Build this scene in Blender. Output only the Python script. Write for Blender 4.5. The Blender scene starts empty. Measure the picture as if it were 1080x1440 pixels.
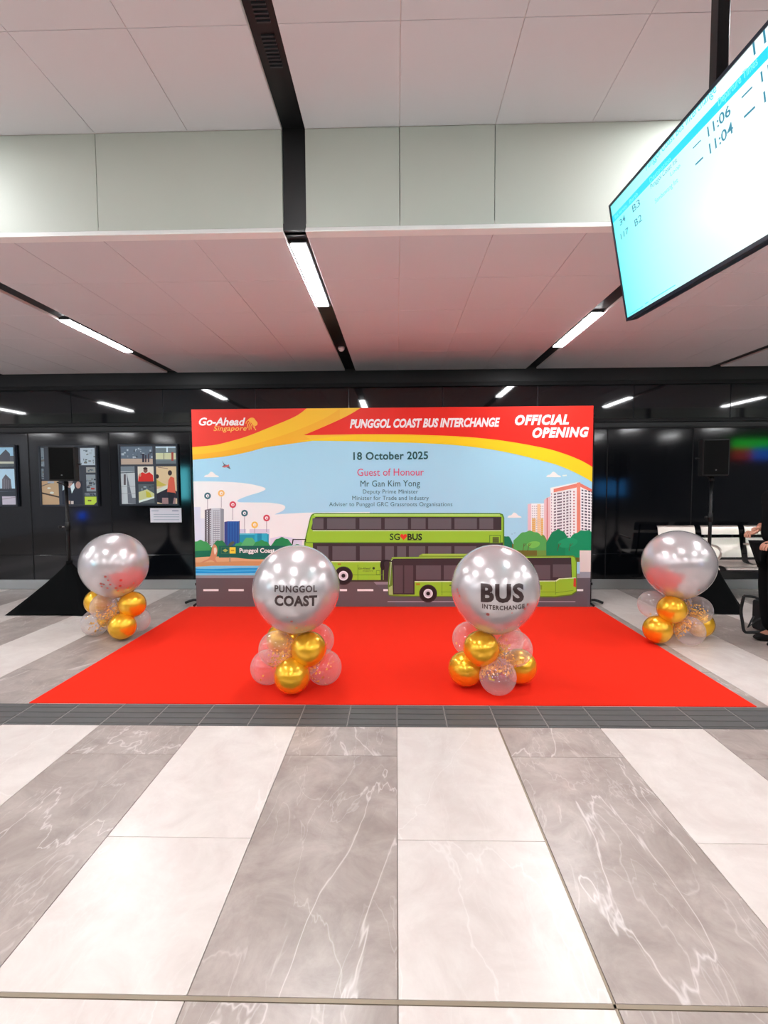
import bpy, bmesh, math, random
from mathutils import Vector, Matrix
from mathutils.geometry import tessellate_polygon
random.seed(7)
C = bpy.context.scene.collection
SC = bpy.context.scene
# ------------------------------------------------------------ camera
FPX = 700.0; CAMZ = 1.45
YAW = math.atan(17 / FPX); PITCH = math.atan(40 / FPX); ROLL = 0.0055
FWD = Vector((-math.sin(YAW) * math.cos(PITCH), math.cos(YAW) * math.cos(PITCH), -math.sin(PITCH)))
R0 = Vector((math.cos(YAW), math.sin(YAW), 0)); U0 = R0.cross(FWD)
RIGHT = math.cos(ROLL) * R0 - math.sin(ROLL) * U0
UP = math.cos(ROLL) * U0 + math.sin(ROLL) * R0
EYE = Vector((0, 0, CAMZ))
cam = bpy.data.cameras.new('camera'); co = bpy.data.objects.new('camera', cam); C.objects.link(co)
cam.sensor_fit = 'HORIZONTAL'; cam.sensor_width = 36; cam.lens = 36 * FPX / 1080
cam.clip_start = .05; cam.clip_end = 60
M = Matrix((RIGHT, UP, -FWD)).transposed().to_4x4(); M.translation = EYE
co.matrix_world = M
SC.camera = co
# ------------------------------------------------------------ world, exposure
w = bpy.data.worlds.new('world'); SC.world = w; w.use_nodes = True
w.node_tree.nodes['Background'].inputs[0].default_value = (.9, .95, 1, 1)
w.node_tree.nodes['Background'].inputs[1].default_value = .25
SC.view_settings.view_transform = 'Standard'; SC.view_settings.look = 'None'
SC.view_settings.gamma = 1; SC.view_settings.use_curve_mapping = False
SC.view_settings.exposure = 0.39
LAMP = 71.0          # radiance of the strip lights
SC.cycles.max_bounces = 8; SC.cycles.diffuse_bounces = 5; SC.cycles.glossy_bounces = 4
SC.cycles.transparent_max_bounces = 24; SC.cycles.sample_clamp_indirect = 6
SC.cycles.use_denoising = True

# ------------------------------------------------------------ measuring helpers (photo pixel -> point in the room)
def ray(x, y): return FWD + (x - 540) / FPX * RIGHT - (y - 720) / FPX * UP
def atY(x, y, Y): v = ray(x, y); return EYE + v * (Y / v.y)
def atZ(x, y, z=0.0): v = ray(x, y); return EYE + v * ((z - CAMZ) / v.z)

# ------------------------------------------------------------ materials
def lin(c): c = c / 255; return c / 12.92 if c <= .04045 else ((c + .055) / 1.055) ** 2.4
def rgb(*c): return (lin(c[0]), lin(c[1]), lin(c[2]), 1)
MATS = {}
def mat(name, col, rough=.5, metal=0, emit=0, spec=None, ior=None, coat=0, sheen=0, noise=None, bump=None):
    if name in MATS: return MATS[name]
    m = bpy.data.materials.new(name); m.use_nodes = True; nt = m.node_tree
    b = nt.nodes['Principled BSDF']
    b.inputs['Base Color'].default_value = col; b.inputs['Roughness'].default_value = rough
    b.inputs['Metallic'].default_value = metal
    if spec is not None: b.inputs['Specular IOR Level'].default_value = spec
    if ior: b.inputs['IOR'].default_value = ior
    if coat: b.inputs['Coat Weight'].default_value = coat; b.inputs['Coat Roughness'].default_value = .08
    if sheen: b.inputs['Sheen Weight'].default_value = sheen
    if emit: b.inputs['Emission Color'].default_value = col; b.inputs['Emission Strength'].default_value = emit
    if noise or bump:
        tc = nt.nodes.new('ShaderNodeTexCoord'); n = nt.nodes.new('ShaderNodeTexNoise')
        n.inputs['Scale'].default_value = (noise or bump)[0]; n.inputs['Detail'].default_value = 6
        nt.links.new(tc.outputs['Object'], n.inputs['Vector'])
        if noise:
            mx = nt.nodes.new('ShaderNodeMix'); mx.data_type = 'RGBA'
            k = noise[1]
            mx.inputs[6].default_value = tuple(x * (1 - k) for x in col[:3]) + (1,)
            mx.inputs[7].default_value = tuple(min(1, x * (1 + k)) for x in col[:3]) + (1,)
            nt.links.new(n.outputs['Fac'], mx.inputs[0]); nt.links.new(mx.outputs[2], b.inputs['Base Color'])
        if bump:
            bp = nt.nodes.new('ShaderNodeBump'); bp.inputs['Strength'].default_value = bump[1]; bp.inputs['Distance'].default_value = .002
            nt.links.new(n.outputs['Fac'], bp.inputs['Height']); nt.links.new(bp.outputs[0], b.inputs['Normal'])
    MATS[name] = m; return m

def marble(name, c0, c1, vein, amt, fine):
    m = bpy.data.materials.new(name); m.use_nodes = True; nt = m.node_tree; N = nt.nodes.new; L = nt.links.new
    b = nt.nodes['Principled BSDF']; b.inputs['Roughness'].default_value = .3; b.inputs['Specular IOR Level'].default_value = .5
    geo = N('ShaderNodeNewGeometry'); oi = N('ShaderNodeObjectInfo')
    mu = N('ShaderNodeMath'); mu.operation = 'MULTIPLY'; mu.inputs[1].default_value = 37; L(oi.outputs['Random'], mu.inputs[0])
    ad = N('ShaderNodeVectorMath'); ad.operation = 'ADD'; L(geo.outputs['Position'], ad.inputs[0]); L(mu.outputs[0], ad.inputs[1])
    rot = N('ShaderNodeMapping'); rot.inputs['Rotation'].default_value = (0, 0, .9); rot.inputs['Scale'].default_value = (1, .45, 1); L(ad.outputs[0], rot.inputs['Vector'])
    rot2 = N('ShaderNodeMapping'); rot2.inputs['Rotation'].default_value = (0, 0, -.65); rot2.inputs['Scale'].default_value = (1.3, .38, 1); L(ad.outputs[0], rot2.inputs['Vector'])
    def ns(scale, det, dist, vec=ad.outputs[0], rough=.55):
        n = N('ShaderNodeTexNoise'); n.inputs['Scale'].default_value = scale; n.inputs['Detail'].default_value = det
        n.inputs['Distortion'].default_value = dist; n.inputs['Roughness'].default_value = rough; L(vec, n.inputs['Vector']); return n.outputs['Fac']
    def band(src, wd, hi=1.0):
        r = N('ShaderNodeValToRGB'); e = r.color_ramp.elements
        e[0].position = .5 - wd; e[0].color = (0, 0, 0, 1); e[1].position = .5; e[1].color = (hi, hi, hi, 1)
        x = e.new(.5 + wd); x.color = (0, 0, 0, 1); L(src, r.inputs[0]); return r.outputs[0]
    def mix(f, a, bb):
        x = N('ShaderNodeMix'); x.data_type = 'RGBA'
        if isinstance(f, float): x.inputs[0].default_value = f
        else: L(f, x.inputs[0])
        for i, v in ((6, a), (7, bb)):
            if isinstance(v, tuple): x.inputs[i].default_value = v
            else: L(v, x.inputs[i])
        return x.outputs[2]
    mrb = N('ShaderNodeMapRange'); mrb.inputs['From Min'].default_value = .34; mrb.inputs['From Max'].default_value = .66; L(ns(4.5, 10, .5, ad.outputs[0], .68), mrb.inputs['Value'])
    base = mix(mrb.outputs[0], c0, c1)
    big = band(ns(.9, 6, .7, rot.outputs[0], .55), .0042, amt)
    sc = band(ns(5.2, 3, .5, rot2.outputs[0], .5), .009, fine)
    sc2 = band(ns(2.4, 5, .4, rot2.outputs[0], .55), .006, fine)
    msk = N('ShaderNodeMath'); msk.operation = 'MULTIPLY'
    mr = N('ShaderNodeMapRange'); mr.inputs['From Min'].default_value = .42; mr.inputs['From Max'].default_value = .6; L(ns(2.1, 2, 0), mr.inputs['Value'])
    L(sc, msk.inputs[0]); L(mr.outputs[0], msk.inputs[1])
    o = mix(msk.outputs[0], mix(sc2, mix(big, base, vein), vein), vein)
    L(o, b.inputs['Base Color']); return m

# ------------------------------------------------------------ mesh helpers
def tag(o, label=None, cat=None, group=None, kind=None):
    if label: o['label'] = label
    if cat: o['category'] = cat
    if group: o['group'] = group
    if kind: o['kind'] = kind
    return o
def empty(name, loc=(0, 0, 0), rz=0, label=None, cat=None, group=None, kind=None):
    o = bpy.data.objects.new(name, None); C.objects.link(o); o.location = loc; o.rotation_euler = (0, 0, rz)
    o.empty_display_size = .1
    return tag(o, label, cat, group, kind)
def link(name, me, parent=None, world=True):
    o = bpy.data.objects.new(name, me); C.objects.link(o)
    if parent is not None:
        o.parent = parent
        if world: o.matrix_parent_inverse = wm(parent).inverted()
    return o
def wm(o):
    m = Matrix.LocRotScale(o.location, o.rotation_euler, o.scale)
    return (wm(o.parent) @ o.matrix_parent_inverse @ m) if o.parent else m
class MB:
    """collects geometry in world (or local) coordinates for ONE mesh object, several material slots"""
    def __init__(s): s.bm = bmesh.new(); s.mats = []
    def mi(s, m):
        if m not in s.mats: s.mats.append(m)
        return s.mats.index(m)
    def face(s, pts, m, smooth=False):
        vs = [s.bm.verts.new(p) for p in pts]; f = s.bm.faces.new(vs); f.material_index = s.mi(m); f.smooth = smooth; return f
    def box(s, lo, hi, m, bevel=0, mtx=None):
        t = bmesh.new(); bmesh.ops.create_cube(t, size=1)
        for v in t.verts: v.co = Vector([(lo[i] + hi[i]) / 2 + v.co[i] * (hi[i] - lo[i]) for i in range(3)])
        if bevel: bmesh.ops.bevel(t, geom=t.edges[:], offset=bevel, segments=2, affect='EDGES', profile=.5)
        if mtx: bmesh.ops.transform(t, matrix=mtx, verts=t.verts)
        s.merge(t, m, False); return s
    def merge(s, t, m, smooth=True):
        i = s.mi(m); me = bpy.data.meshes.new('t'); t.to_mesh(me); t.free()
        n = len(s.bm.faces); s.bm.from_mesh(me); bpy.data.meshes.remove(me)
        s.bm.faces.ensure_lookup_table()
        for f in s.bm.faces[n:]: f.material_index = i; f.smooth = smooth
        return s
    def tube(s, pts, r, m, seg=12, caps=True):
        pts = [Vector(p) for p in pts]; rs = r if isinstance(r, (list, tuple)) else [r] * len(pts)
        rings = []; ref = None
        for i, p in enumerate(pts):
            d = (pts[min(i + 1, len(pts) - 1)] - pts[max(i - 1, 0)]).normalized()
            if ref is None or abs(ref.dot(d)) > .98: ref = Vector((0, 0, 1)) if abs(d.z) < .9 else Vector((1, 0, 0))
            a = (ref - d * ref.dot(d)).normalized(); b = d.cross(a); ref = a
            rings.append([s.bm.verts.new(p + (a * math.cos(k * 2 * math.pi / seg) + b * math.sin(k * 2 * math.pi / seg)) * rs[i]) for k in range(seg)])
        mi = s.mi(m)
        for i in range(len(rings) - 1):
            for k in range(seg):
                f = s.bm.faces.new((rings[i][k], rings[i][(k + 1) % seg], rings[i + 1][(k + 1) % seg], rings[i + 1][k])); f.material_index = mi; f.smooth = True
        if caps:
            for rr in (rings[0][::-1], rings[-1]):
                f = s.bm.faces.new(rr); f.material_index = mi
        return s
    def ball(s, c, r, m, seg=24, rings=14, scale=(1, 1, 1), mtx=None):
        t = bmesh.new(); bmesh.ops.create_uvsphere(t, u_segments=seg, v_segments=rings, radius=r)
        for v in t.verts: v.co = Vector([v.co[i] * scale[i] for i in range(3)])
        if mtx: bmesh.ops.transform(t, matrix=mtx, verts=t.verts)
        for v in t.verts: v.co += Vector(c)
        return s.merge(t, m, True)
    def prism(s, pts, d, m):
        """flat outline (list of 3D points) pushed along vector d"""
        a = [s.bm.verts.new(p) for p in pts]; b = [s.bm.verts.new(Vector(p) + Vector(d)) for p in pts]; i = s.mi(m); n = len(pts)
        fs = [s.bm.faces.new(a[::-1]), s.bm.faces.new(b)] + [s.bm.faces.new((a[k], a[(k + 1) % n], b[(k + 1) % n], b[k])) for k in range(n)]
        for f in fs: f.material_index = i
        return s
    def build(s, name, parent=None, local=False, recalc=True):
        if recalc: bmesh.ops.recalc_face_normals(s.bm, faces=s.bm.faces[:])
        me = bpy.data.meshes.new(name); s.bm.to_mesh(me); s.bm.free()
        for m in s.mats: me.materials.append(m)
        return link(name, me, parent, not local)

# text -> flat triangles in a unit frame (x right, y up)
_tc = {}
def textgeo(txt, bold=0.0, shear=0.0, spacing=1.0):
    key = (txt, bold, shear, spacing)
    if key in _tc: return _tc[key]
    def mk(t):
        cu = bpy.data.curves.new('t', 'FONT'); cu.body = t; cu.size = 1; cu.offset = bold; cu.shear = shear; cu.resolution_u = 3
        cu.space_character = spacing; cu.fill_mode = 'FRONT'
        o = bpy.data.objects.new('t', cu); C.objects.link(o)
        dg = bpy.context.evaluated_depsgraph_get(); me = bpy.data.meshes.new_from_object(o.evaluated_get(dg))
        bpy.data.objects.remove(o); bpy.data.curves.remove(cu); return me
    me = mk(txt); vs = [v.co.copy() for v in me.vertices]; fs = [tuple(p.vertices) for p in me.polygons]; bpy.data.meshes.remove(me)
    h = mk('H'); cap = max(v.co.y for v in h.vertices); bpy.data.meshes.remove(h)
    x0 = min(v.x for v in vs); x1 = max(v.x for v in vs)
    out = ([((v.x - x0) / (x1 - x0), v.y / cap) for v in vs], fs); _tc[key] = out; return out
def put_text(mb, txt, m, origin, rvec, uvec, **k):
    """rvec spans the whole width, uvec the cap height"""
    vs, fs = textgeo(txt, **k); bv = [mb.bm.verts.new(Vector(origin) + Vector(rvec) * a + Vector(uvec) * b) for a, b in vs]; i = mb.mi(m)
    for f in fs:
        try: q = mb.bm.faces.new([bv[j] for j in f]); q.material_index = i
        except ValueError: pass

def smooth(pts, n=6, closed=False):
    out = []; N_ = len(pts)
    rng = range(N_ if closed else N_ - 1)
    for i in rng:
        g = (lambda j: pts[j % N_]) if closed else (lambda j: pts[max(0, min(N_ - 1, j))])
        p0, p1, p2, p3 = g(i - 1), g(i), g(i + 1), g(i + 2)
        for k in range(n):
            t = k / n
            out.append(tuple(.5 * ((2 * p1[a]) + (-p0[a] + p2[a]) * t + (2 * p0[a] - 5 * p1[a] + 4 * p2[a] - p3[a]) * t * t + (-p0[a] + 3 * p1[a] - 3 * p2[a] + p3[a]) * t ** 3) for a in range(len(p1))))
    if not closed: out.append(tuple(pts[-1]))
    return out
def circ(cx, cy, r, n=20, ry=None): return [(cx + r * math.cos(2 * math.pi * i / n), cy + (ry or r) * math.sin(2 * math.pi * i / n)) for i in range(n)]

# ------------------------------------------------------------ room measures
YW = 6.79; HC = 2.97; HU = 3.582; YS = 3.107; YC = .2         # back wall, low ceiling, coffer ceiling, coffer front and rear
YBK = -7.0; XL = -11.0; XR = 11.0
PW = .57; SW = .14; BAY = 4 * PW + SW
SLOTS = [-.61 + BAY * k for k in range(-4, 5)]
m_ceil = mat('ceiling_white', rgb(214, 213, 216), .55)
m_dark = mat('slot_black', rgb(14, 15, 17), .45)
m_gap = mat('gap_grey', rgb(226, 216, 212), .7)
m_wallw = mat('soffit_white', rgb(190, 196, 186), .5)
m_ledge = mat('ledge_white', rgb(240, 240, 238), .45)
m_glass = mat('wall_black_glass', rgb(14, 16, 21), .045, ior=1.55)
m_glass2 = mat('wall_black_gloss', rgb(12, 14, 18), .085, ior=1.5)
m_conc = mat('hall_grey', rgb(96, 97, 100), .7)
m_side = mat('hall_pale', rgb(196, 200, 208), .7)
m_black = mat('black_plastic', rgb(9, 9, 11), .5, spec=.3)
m_tile_w = marble('pale_stone', rgb(206, 194, 188), rgb(221, 212, 206), rgb(236, 230, 226), .4, .12)
m_tile_g = marble('grey_marble', rgb(148, 135, 129), rgb(180, 168, 161), rgb(218, 210, 207), .7, .3)
m_grout = mat('grout', rgb(140, 130, 122), .8)
m_tact = mat('tactile_grey', rgb(86, 85, 84), .5, noise=(9, .18))
m_brass = mat('joint_strip', rgb(150, 136, 118), .45, .3)

# ------------------------------------------------------------ floor
fl = MB().box((XL, YBK, -.06), (XR, YW + .1, -.006), m_grout).build('floor'); tag(fl, kind='structure')
def tile_mesh(nm, wx, wy, m):
    o = MB().box((-wx / 2, -wy / 2, -.008), (wx / 2, wy / 2, 0), m, .0008); me = bpy.data.meshes.new(nm)
    o.bm.to_mesh(me); o.bm.free(); me.materials.append(m); return me
_tm = {}
def put_tile(x0, x1, y0, y1, m, nm='tile'):
    g = .0015; wx = round(x1 - x0 - 2 * g, 4); wy = round(y1 - y0 - 2 * g, 4); k = (wx, wy, m.name)
    if k not in _tm: _tm[k] = tile_mesh(nm, wx, wy, m)
    o = link(nm, _tm[k], fl); o.location = ((x0 + x1) / 2, (y0 + y1) / 2, 0)
YE = 1.313                                                   # expansion joint across the floor
TY0, TY1 = 2.893, 3.178                                      # tactile strip
for c in range(-13, 12):
    x0 = c * .6; x1 = x0 + .6; g = (c % 2 != 0); m = m_tile_g if g else m_tile_w
    if c == 1: x0 += .006
    first = 2.575 if g else 1.95
    ys = [YE + .007, first, TY0] if c else [YE + .007, first, TY0]
    for a, b in zip(ys, ys[1:]): put_tile(x0, x1, a, b, m)
    ys = [TY1] + [y for y in ([3.775, 4.975, 6.175] if g else [4.35, 5.55]) if y < YW] + [YW - .02]
    for a, b in zip(ys, ys[1:]): put_tile(x0, x1, a, b, m)
    ys = [YE - .007, .75, -.45, -1.65] if not g else [YE - .007, .175, -1.02, -1.65]
    for a, b in zip(ys, ys[1:]): put_tile(x0, x1, b, a, m)
MB().box((XL, YE - .006, -.006), (XR, YE + .006, .0006), m_brass).build('joint_strip', fl)
MB().box((.597, YBK, -.006), (.6045, TY0, .0006), m_brass).build('joint_strip', fl)
t = MB(); t.box((-.1485, -(TY1 - TY0) / 2 + .001, -.006), (.1485, (TY1 - TY0) / 2 - .001, .001), m_tact, .001)
for k in range(4):
    y = -.105 + k * .07; t.box((-.142, y - .017, .001), (.142, y + .017, .005), m_tact, .002)
tact0 = t.build('tactile_tile', fl, local=True); tact0.location = (.15, (TY0 + TY1) / 2, 0)
for k in range(-22, 22):
    if k == 0: continue
    o = link('tactile_tile', tact0.data, fl); o.location = (.15 + .3 * k, (TY0 + TY1) / 2, 0)
gr_ = MB()
for k in range(-22, 23): gr_.box((.3 * k - .002, TY0 + .002, -.005), (.3 * k + .002, TY1 - .002, .0022), mat('pale_grout', rgb(150, 146, 142), .8))
gr_.build('grout_lines', fl)['kind'] = 'stuff'
slabs = MB()
for c in range(-18, 19):
    slabs.box((c * .6, YBK, -.008), (c * .6 + .597, -1.653, 0), m_tile_g if c % 2 else m_tile_w)
s_ = slabs.build('paving', fl); s_['kind'] = 'stuff'

# ------------------------------------------------------------ ceiling
ce = MB().box((XL, YS + .045, HC + .06), (XR, YW + .1, HC + .2), m_gap).box((XL, YC - .3, HU + .06), (XR, YS + .3, HU + .2), m_gap).box((XL, YBK, HC + .06), (XR, YC - .045, HC + .2), m_gap)
ce.box((XL, YS + .06, HC + .05), (XR, YS + .16, HU + .1), m_gap).box((XL, YC - .16, HC + .05), (XR, YC - .06, HU + .1), m_gap)
ceiling = ce.build('ceiling'); tag(ceiling, kind='structure')
def panel(x0, x1, y0, y1, z, me_cache={}):
    g = .0016; k = (round(x1 - x0, 3), round(y1 - y0, 3))
    if k not in me_cache:
        o = MB().box((-k[0] / 2 + g, -k[1] / 2 + g, 0), (k[0] / 2 - g, k[1] / 2 - g, .007), m_ceil, .0015)
        me = bpy.data.meshes.new('ceiling_panel'); o.bm.to_mesh(me); o.bm.free(); me.materials.append(m_ceil); me_cache[k] = me
    o = link('ceiling_panel', me_cache[k], ceiling); o.location = ((x0 + x1) / 2, (y0 + y1) / 2, z + random.uniform(-.0006, .0006))
ROW = .683
for si, sx in enumerate(SLOTS):
    for p in range(4):
        x0 = sx + SW / 2 + p * PW; x1 = x0 + PW
        if x0 > XR - .3: continue
        rows = [YS + .002 + ROW * k for k in range(6)] + [YW]
        if abs(x0) < 6.6:
            for a, b in zip(rows, rows[1:]): panel(x0, x1, a, b, HC)
        else: panel(x0, x1, YS + .002, YW, HC)
        if abs(x0) < 4:
            for a, b in ((YS - ROW, YS), (YS - 2 * ROW, YS - ROW), (YC, YS - 2 * ROW)): panel(x0, x1, a, b, HU)
        else: panel(x0, x1, YC, YS, HU)
        panel(x0, x1, YBK, YC, HC)
# upright faces of the coffer: panels between the slots, with the pale ledge trim under them
for si, sx in enumerate(SLOTS):
    a = sx + SW / 2; b = a + 4 * PW
    cuts = [a, a + PW * (3 if si % 2 == 0 else 1), b] if si != 4 else [a, a + PW, a + 2 * PW, b]
    if si == 3: cuts = [a, a + PW * 2, b]
    for x0, x1 in zip(cuts, cuts[1:]):
        MB().box((x0 + .002, YS, HC + .038), (x1 - .002, YS + .05, HU), m_wallw, .001).build('soffit_panel', ceiling)
        MB().box((x0 + .002, YC - .05, HC + .038), (x1 - .002, YC, HU), m_wallw, .001).build('soffit_panel', ceiling)
    MB().prism([(a, YS - .026, HC - .001), (a, YS + .05, HC - .001), (a, YS + .05, HC + .036), (a, YS - .002, HC + .036), (a, YS - .026, HC + .006)], (b - a, 0, 0), m_ledge).build('ledge_trim', ceiling)
    MB().box((a, YC - .05, HC - .001), (b, YC + .012, HC + .034), m_wallw, .002).build('ledge_trim', ceiling)
    bk = MB().box((a, YS + .004, HC + .005), (b, YW, HC + .06), m_gap).box((a, YC, HU + .005), (b, YS + .05, HU + .06), m_gap).box((a, YBK, HC + .005), (b, YC - .004, HC + .06), m_gap)
    bk.build('panel_backing', ceiling)
    # black channel running through low ceiling, upright face and coffer
    ch = MB()
    xa, xb = sx - SW / 2, sx + SW / 2; d = .022
    ch.box((xa, YS + .0, HC + d), (xb, YW, HC + .06), m_dark)
    ch.box((xa, YS + d, HC + d), (xb, YS + .06, HU + .06), m_dark)
    ch.box((xa, YC, HU + d), (xb, YS + .05, HU + .06), m_dark)
    ch.box((xa, YC - .06, HC + d), (xb, YC - d, HU + .06), m_dark)
    ch.box((xa, YBK, HC + d), (xb, YC - d, HC + .06), m_dark)
    ch.build('slot_channel', ceiling)
for sx in SLOTS[3:6]:                                          # slotted air grilles in the coffer part of the channels
    for y0 in (1.9, 2.25, 2.5):
        gr = MB()
        for k in range(9): gr.box((sx - .03, y0 + k * .022, HU + .014), (sx + .035, y0 + k * .022 + .008, HU + .024), mat('grille_grey', rgb(48, 50, 54), .4))
        gr.build('air_grille', ceiling)

# ------------------------------------------------------------ strip lights
m_tube = bpy.data.materials.new('lamp_diffuser'); m_tube.use_nodes = True
b = m_tube.node_tree.nodes['Principled BSDF']; b.inputs['Base Color'].default_value = (.9, .9, .9, 1)
b.inputs['Emission Color'].default_value = (.975, .985, 1, 1); b.inputs['Emission Strength'].default_value = LAMP
m_house = mat('lamp_housing', rgb(40, 41, 44), .4)
def strip(x, y0, z, label, L=1.1, grp='strip lights in the ceiling slots'):
    r = empty('strip_light', (x, y0 + L / 2, z + .022), label=label, cat='ceiling light', group=grp)
    MB().box((x - .058, y0 - .02, z + .006), (x + .058, y0 + L + .02, z + .0215), m_house, .002).build('housing', r)
    MB().box((x - .047, y0, z - .002), (x + .047, y0 + L, z + .008), m_tube, .004).build('diffuser', r)
S = {k: SLOTS[4 + k] for k in range(-4, 5)}
strip(S[0] - .008, 3.25, HC, 'lit strip light in the middle ceiling slot, above the left half of the backdrop')
strip(S[-1] - .03, 4.63, HC, 'lit strip light in the ceiling slot at the left, over the left speaker')
strip(S[1] + .01, 4.63, HC, 'lit strip light in the ceiling slot right of the backdrop, just below the hanging display')
ORD = ['leftmost', 'second from left', 'third from left', 'fourth from left', 'middle', 'fourth from right', 'third from right', 'second from right', 'rightmost']
for k, y in ((-2, 3.33), (-3, 3.13), (2, 3.3), (3, 3.2), (-4, 4.4), (4, 4.4)):
    strip(S[k], y, HC, 'unseen strip light in the %s ceiling slot, mirrored in the wall' % ORD[k + 4], grp='strip lights out of the view')
for k, y in ((-1, 1.85), (1, 1.85), (0, .7), (-2, .8), (2, .8), (-3, 1.9), (3, 1.9), (-4, .8), (4, .8)):
    strip(S[k], y, HU, 'strip light in the high coffer above the camera, %s ceiling slot' % ORD[k + 4], grp='strip lights in the coffer')
for k in range(-4, 5):
    for y, rw in ((-1.3, 'nearer'), (-3.8, 'farther')):
        strip(S[k], y, HC, 'strip light behind the camera, %s slot, %s row' % (ORD[k + 4], rw), grp='strip lights behind the camera')
r = empty('smoke_detector', (-.611, 5.71, HC + .02), label='small white dome detector in the middle ceiling slot past the strip light', cat='detector')
m_wp = mat('white_plastic', rgb(235, 225, 222), .35)
MB().tube([(-.611, 5.71, HC + .022), (-.611, 5.71, HC - .004)], .036, m_wp, 24).build('base', r)
MB().ball((-.611, 5.71, HC - .006), .028, m_wp, scale=(1, 1, .8)).build('dome', r)

# ------------------------------------------------------------ walls
wb = MB().box((XL, YW + .02, -.05), (XR, YW + .15, HC + .3), m_dark).build('wall_back'); tag(wb, kind='structure')
XJ = [.55 + 1.13 * k - 1.13 * 10 + .03 for k in range(0, 21)]
for x0, x1 in zip(XJ, XJ[1:]):
    MB().box((x0 + .003, YW, .48 + .0025), (x1 - .003, YW + .03, 2.165), m_glass2, .0015).build('wall_panel', wb)
    MB().box((x0 + .003, YW, .135), (x1 - .003, YW + .03, .48 - .0025), m_glass2, .0015).build('wall_panel', wb)
    MB().box((x0 - .006, YW - .006, .135), (x0 + .006, YW + .02, 2.165), m_black, .001).build('joint_cover', wb)
XK = [.635 + 1.27 * k - 1.27 * 9 for k in range(0, 18)]
m_seam = mat('seam_grey', rgb(70, 74, 80), .35, .6)
for x0, x1 in zip(XK, XK[1:]):
    MB().box((x0 + .004, YW, 2.30), (x1 - .004, YW + .03, 2.74), m_glass, .0015).build('upper_panel', wb)
    MB().box((x0 - .004, YW + .01, 2.30), (x0 + .004, YW + .025, 2.74), m_seam).build('seam_strip', wb)
MB().box((XL, YW - .03, 2.745), (XR, YW + .02, 2.80), m_black, .003).build('header_rail', wb)
MB().box((XL, YW - .012, 2.255), (XR, YW + .02, 2.298), m_black, .003).build('mid_rail', wb)
MB().box((XL, YW - .012, 2.168), (XR, YW + .02, 2.19), m_black, .003).build('mid_rail', wb)
m_steel = mat('brushed_steel', rgb(178, 182, 182), .34, .75, noise=(4, .06))
bb = MB().box((XL, YW - .012, 0), (XR, YW + .02, .13), m_steel, .003).build('baseboard_back'); tag(bb, kind='structure')
for nm, lo, hi in (('wall_left', (XL - .1, YBK, -.05), (XL, YW + .1, HU + .2)), ('wall_right', (XR, YBK, -.05), (XR + .1, YW + .1, HU + .2)), ('wall_rear', (XL, YBK - .1, -.05), (XR, YBK, HC + .2))):
    tag(MB().box(lo, hi, m_side if nm == 'wall_left' else m_conc).build(nm), kind='structure')

# lit signs elsewhere in the hall, seen only as reflections in the back wall
def lit(name, lo, hi, cells, label, cat):
    c = [(a + b) / 2 for a, b in zip(lo, hi)]
    r = empty(name, (c[0], c[1], lo[2]), label=label, cat=cat)
    MB().box(lo, hi, m_black, .004).build('case', r)
    for (a, b, col, e, nm) in cells: MB().box(a, b, mat('glow_' + nm + name, col, .5, emit=e)).build('lit_face', r)
    return r
def mir(x, y, Yr): q = atY(x, y, 2 * YW - Yr); return q.x, q.z
Y1 = 1.0
a = mir(250, 658, Y1); b_ = mir(267, 702, Y1)
r = lit('information_totem', (a[0], Y1 - .06, 0), (b_[0], Y1, a[1] + .06), [((a[0] + .02, Y1 - .001, b_[1]), (b_[0] - .02, Y1 + .012, a[1]), (.15, .85, 1, 1), 9, 'cyan')], 'cyan lit totem seen mirrored in the black wall at the left edge of the backdrop', 'totem')
a = mir(836, 676, Y1); b_ = mir(880, 697, Y1)
lit('wall_screen', (a[0], Y1 - .06, b_[1] - .03), (b_[0], Y1, a[1] + .03), [((a[0] + .02, Y1 - .001, b_[1]), (b_[0] - .02, Y1 + .012, a[1]), (.04, .3, .8, 1), 2.2, 'blue')], 'dim blue screen seen mirrored in the black wall just right of the backdrop', 'screen')
MB().box((a[0] + .3, Y1 - .05, 0), (a[0] + .36, Y1 - .02, b_[1] - .02), m_black).build('post', bpy.data.objects['wall_screen'])
a = mir(1030, 618, Y1); b_ = mir(1088, 646, Y1); mz = (a[1] * .55 + b_[1] * .45); mx_ = a[0] * .52 + b_[0] * .48
r = lit('route_sign', (a[0] - .03, Y1 - .06, b_[1] - .03), (b_[0] + .03, Y1, a[1] + .03),
    [((a[0], Y1 - .001, mz + .02), (b_[0], Y1 + .012, a[1]), (.02, .9, .05, 1), 3.6, 'green'), ((a[0], Y1 - .001, b_[1]), (mx_ - .02, Y1 + .012, mz), (.8, .04, .04, 1), 1.8, 'red'), ((mx_, Y1 - .001, b_[1]), (b_[0], Y1 + .012, mz), (.02, .15, .95, 1), 3.5, 'blue')],
    'green, red and blue lit sign seen mirrored in the black wall at the right', 'sign')
for xx in (a[0] + .1, b_[0] - .1): MB().tube([(xx, Y1 - .03, a[1] + .02), (xx, Y1 - .03, HU + .02)], .015, m_black).build('hanger', r)
a = mir(111, 720, Y1); b_ = mir(120, 730, Y1)
r = lit('indicator_lamp', (a[0], Y1 - .05, b_[1]), (b_[0], Y1, a[1]), [((a[0] + .01, Y1 - .001, b_[1] + .01), (b_[0] - .01, Y1 + .01, a[1] - .01), (.0, .1, 1, 1), 9, 'deep')], 'small blue lamp seen mirrored in the black wall below the second photo board', 'lamp')
MB().box((a[0] + .03, Y1 - .04, 0), (b_[0] - .03, Y1 - .01, b_[1] + .01), m_black).build('post', r)

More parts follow.
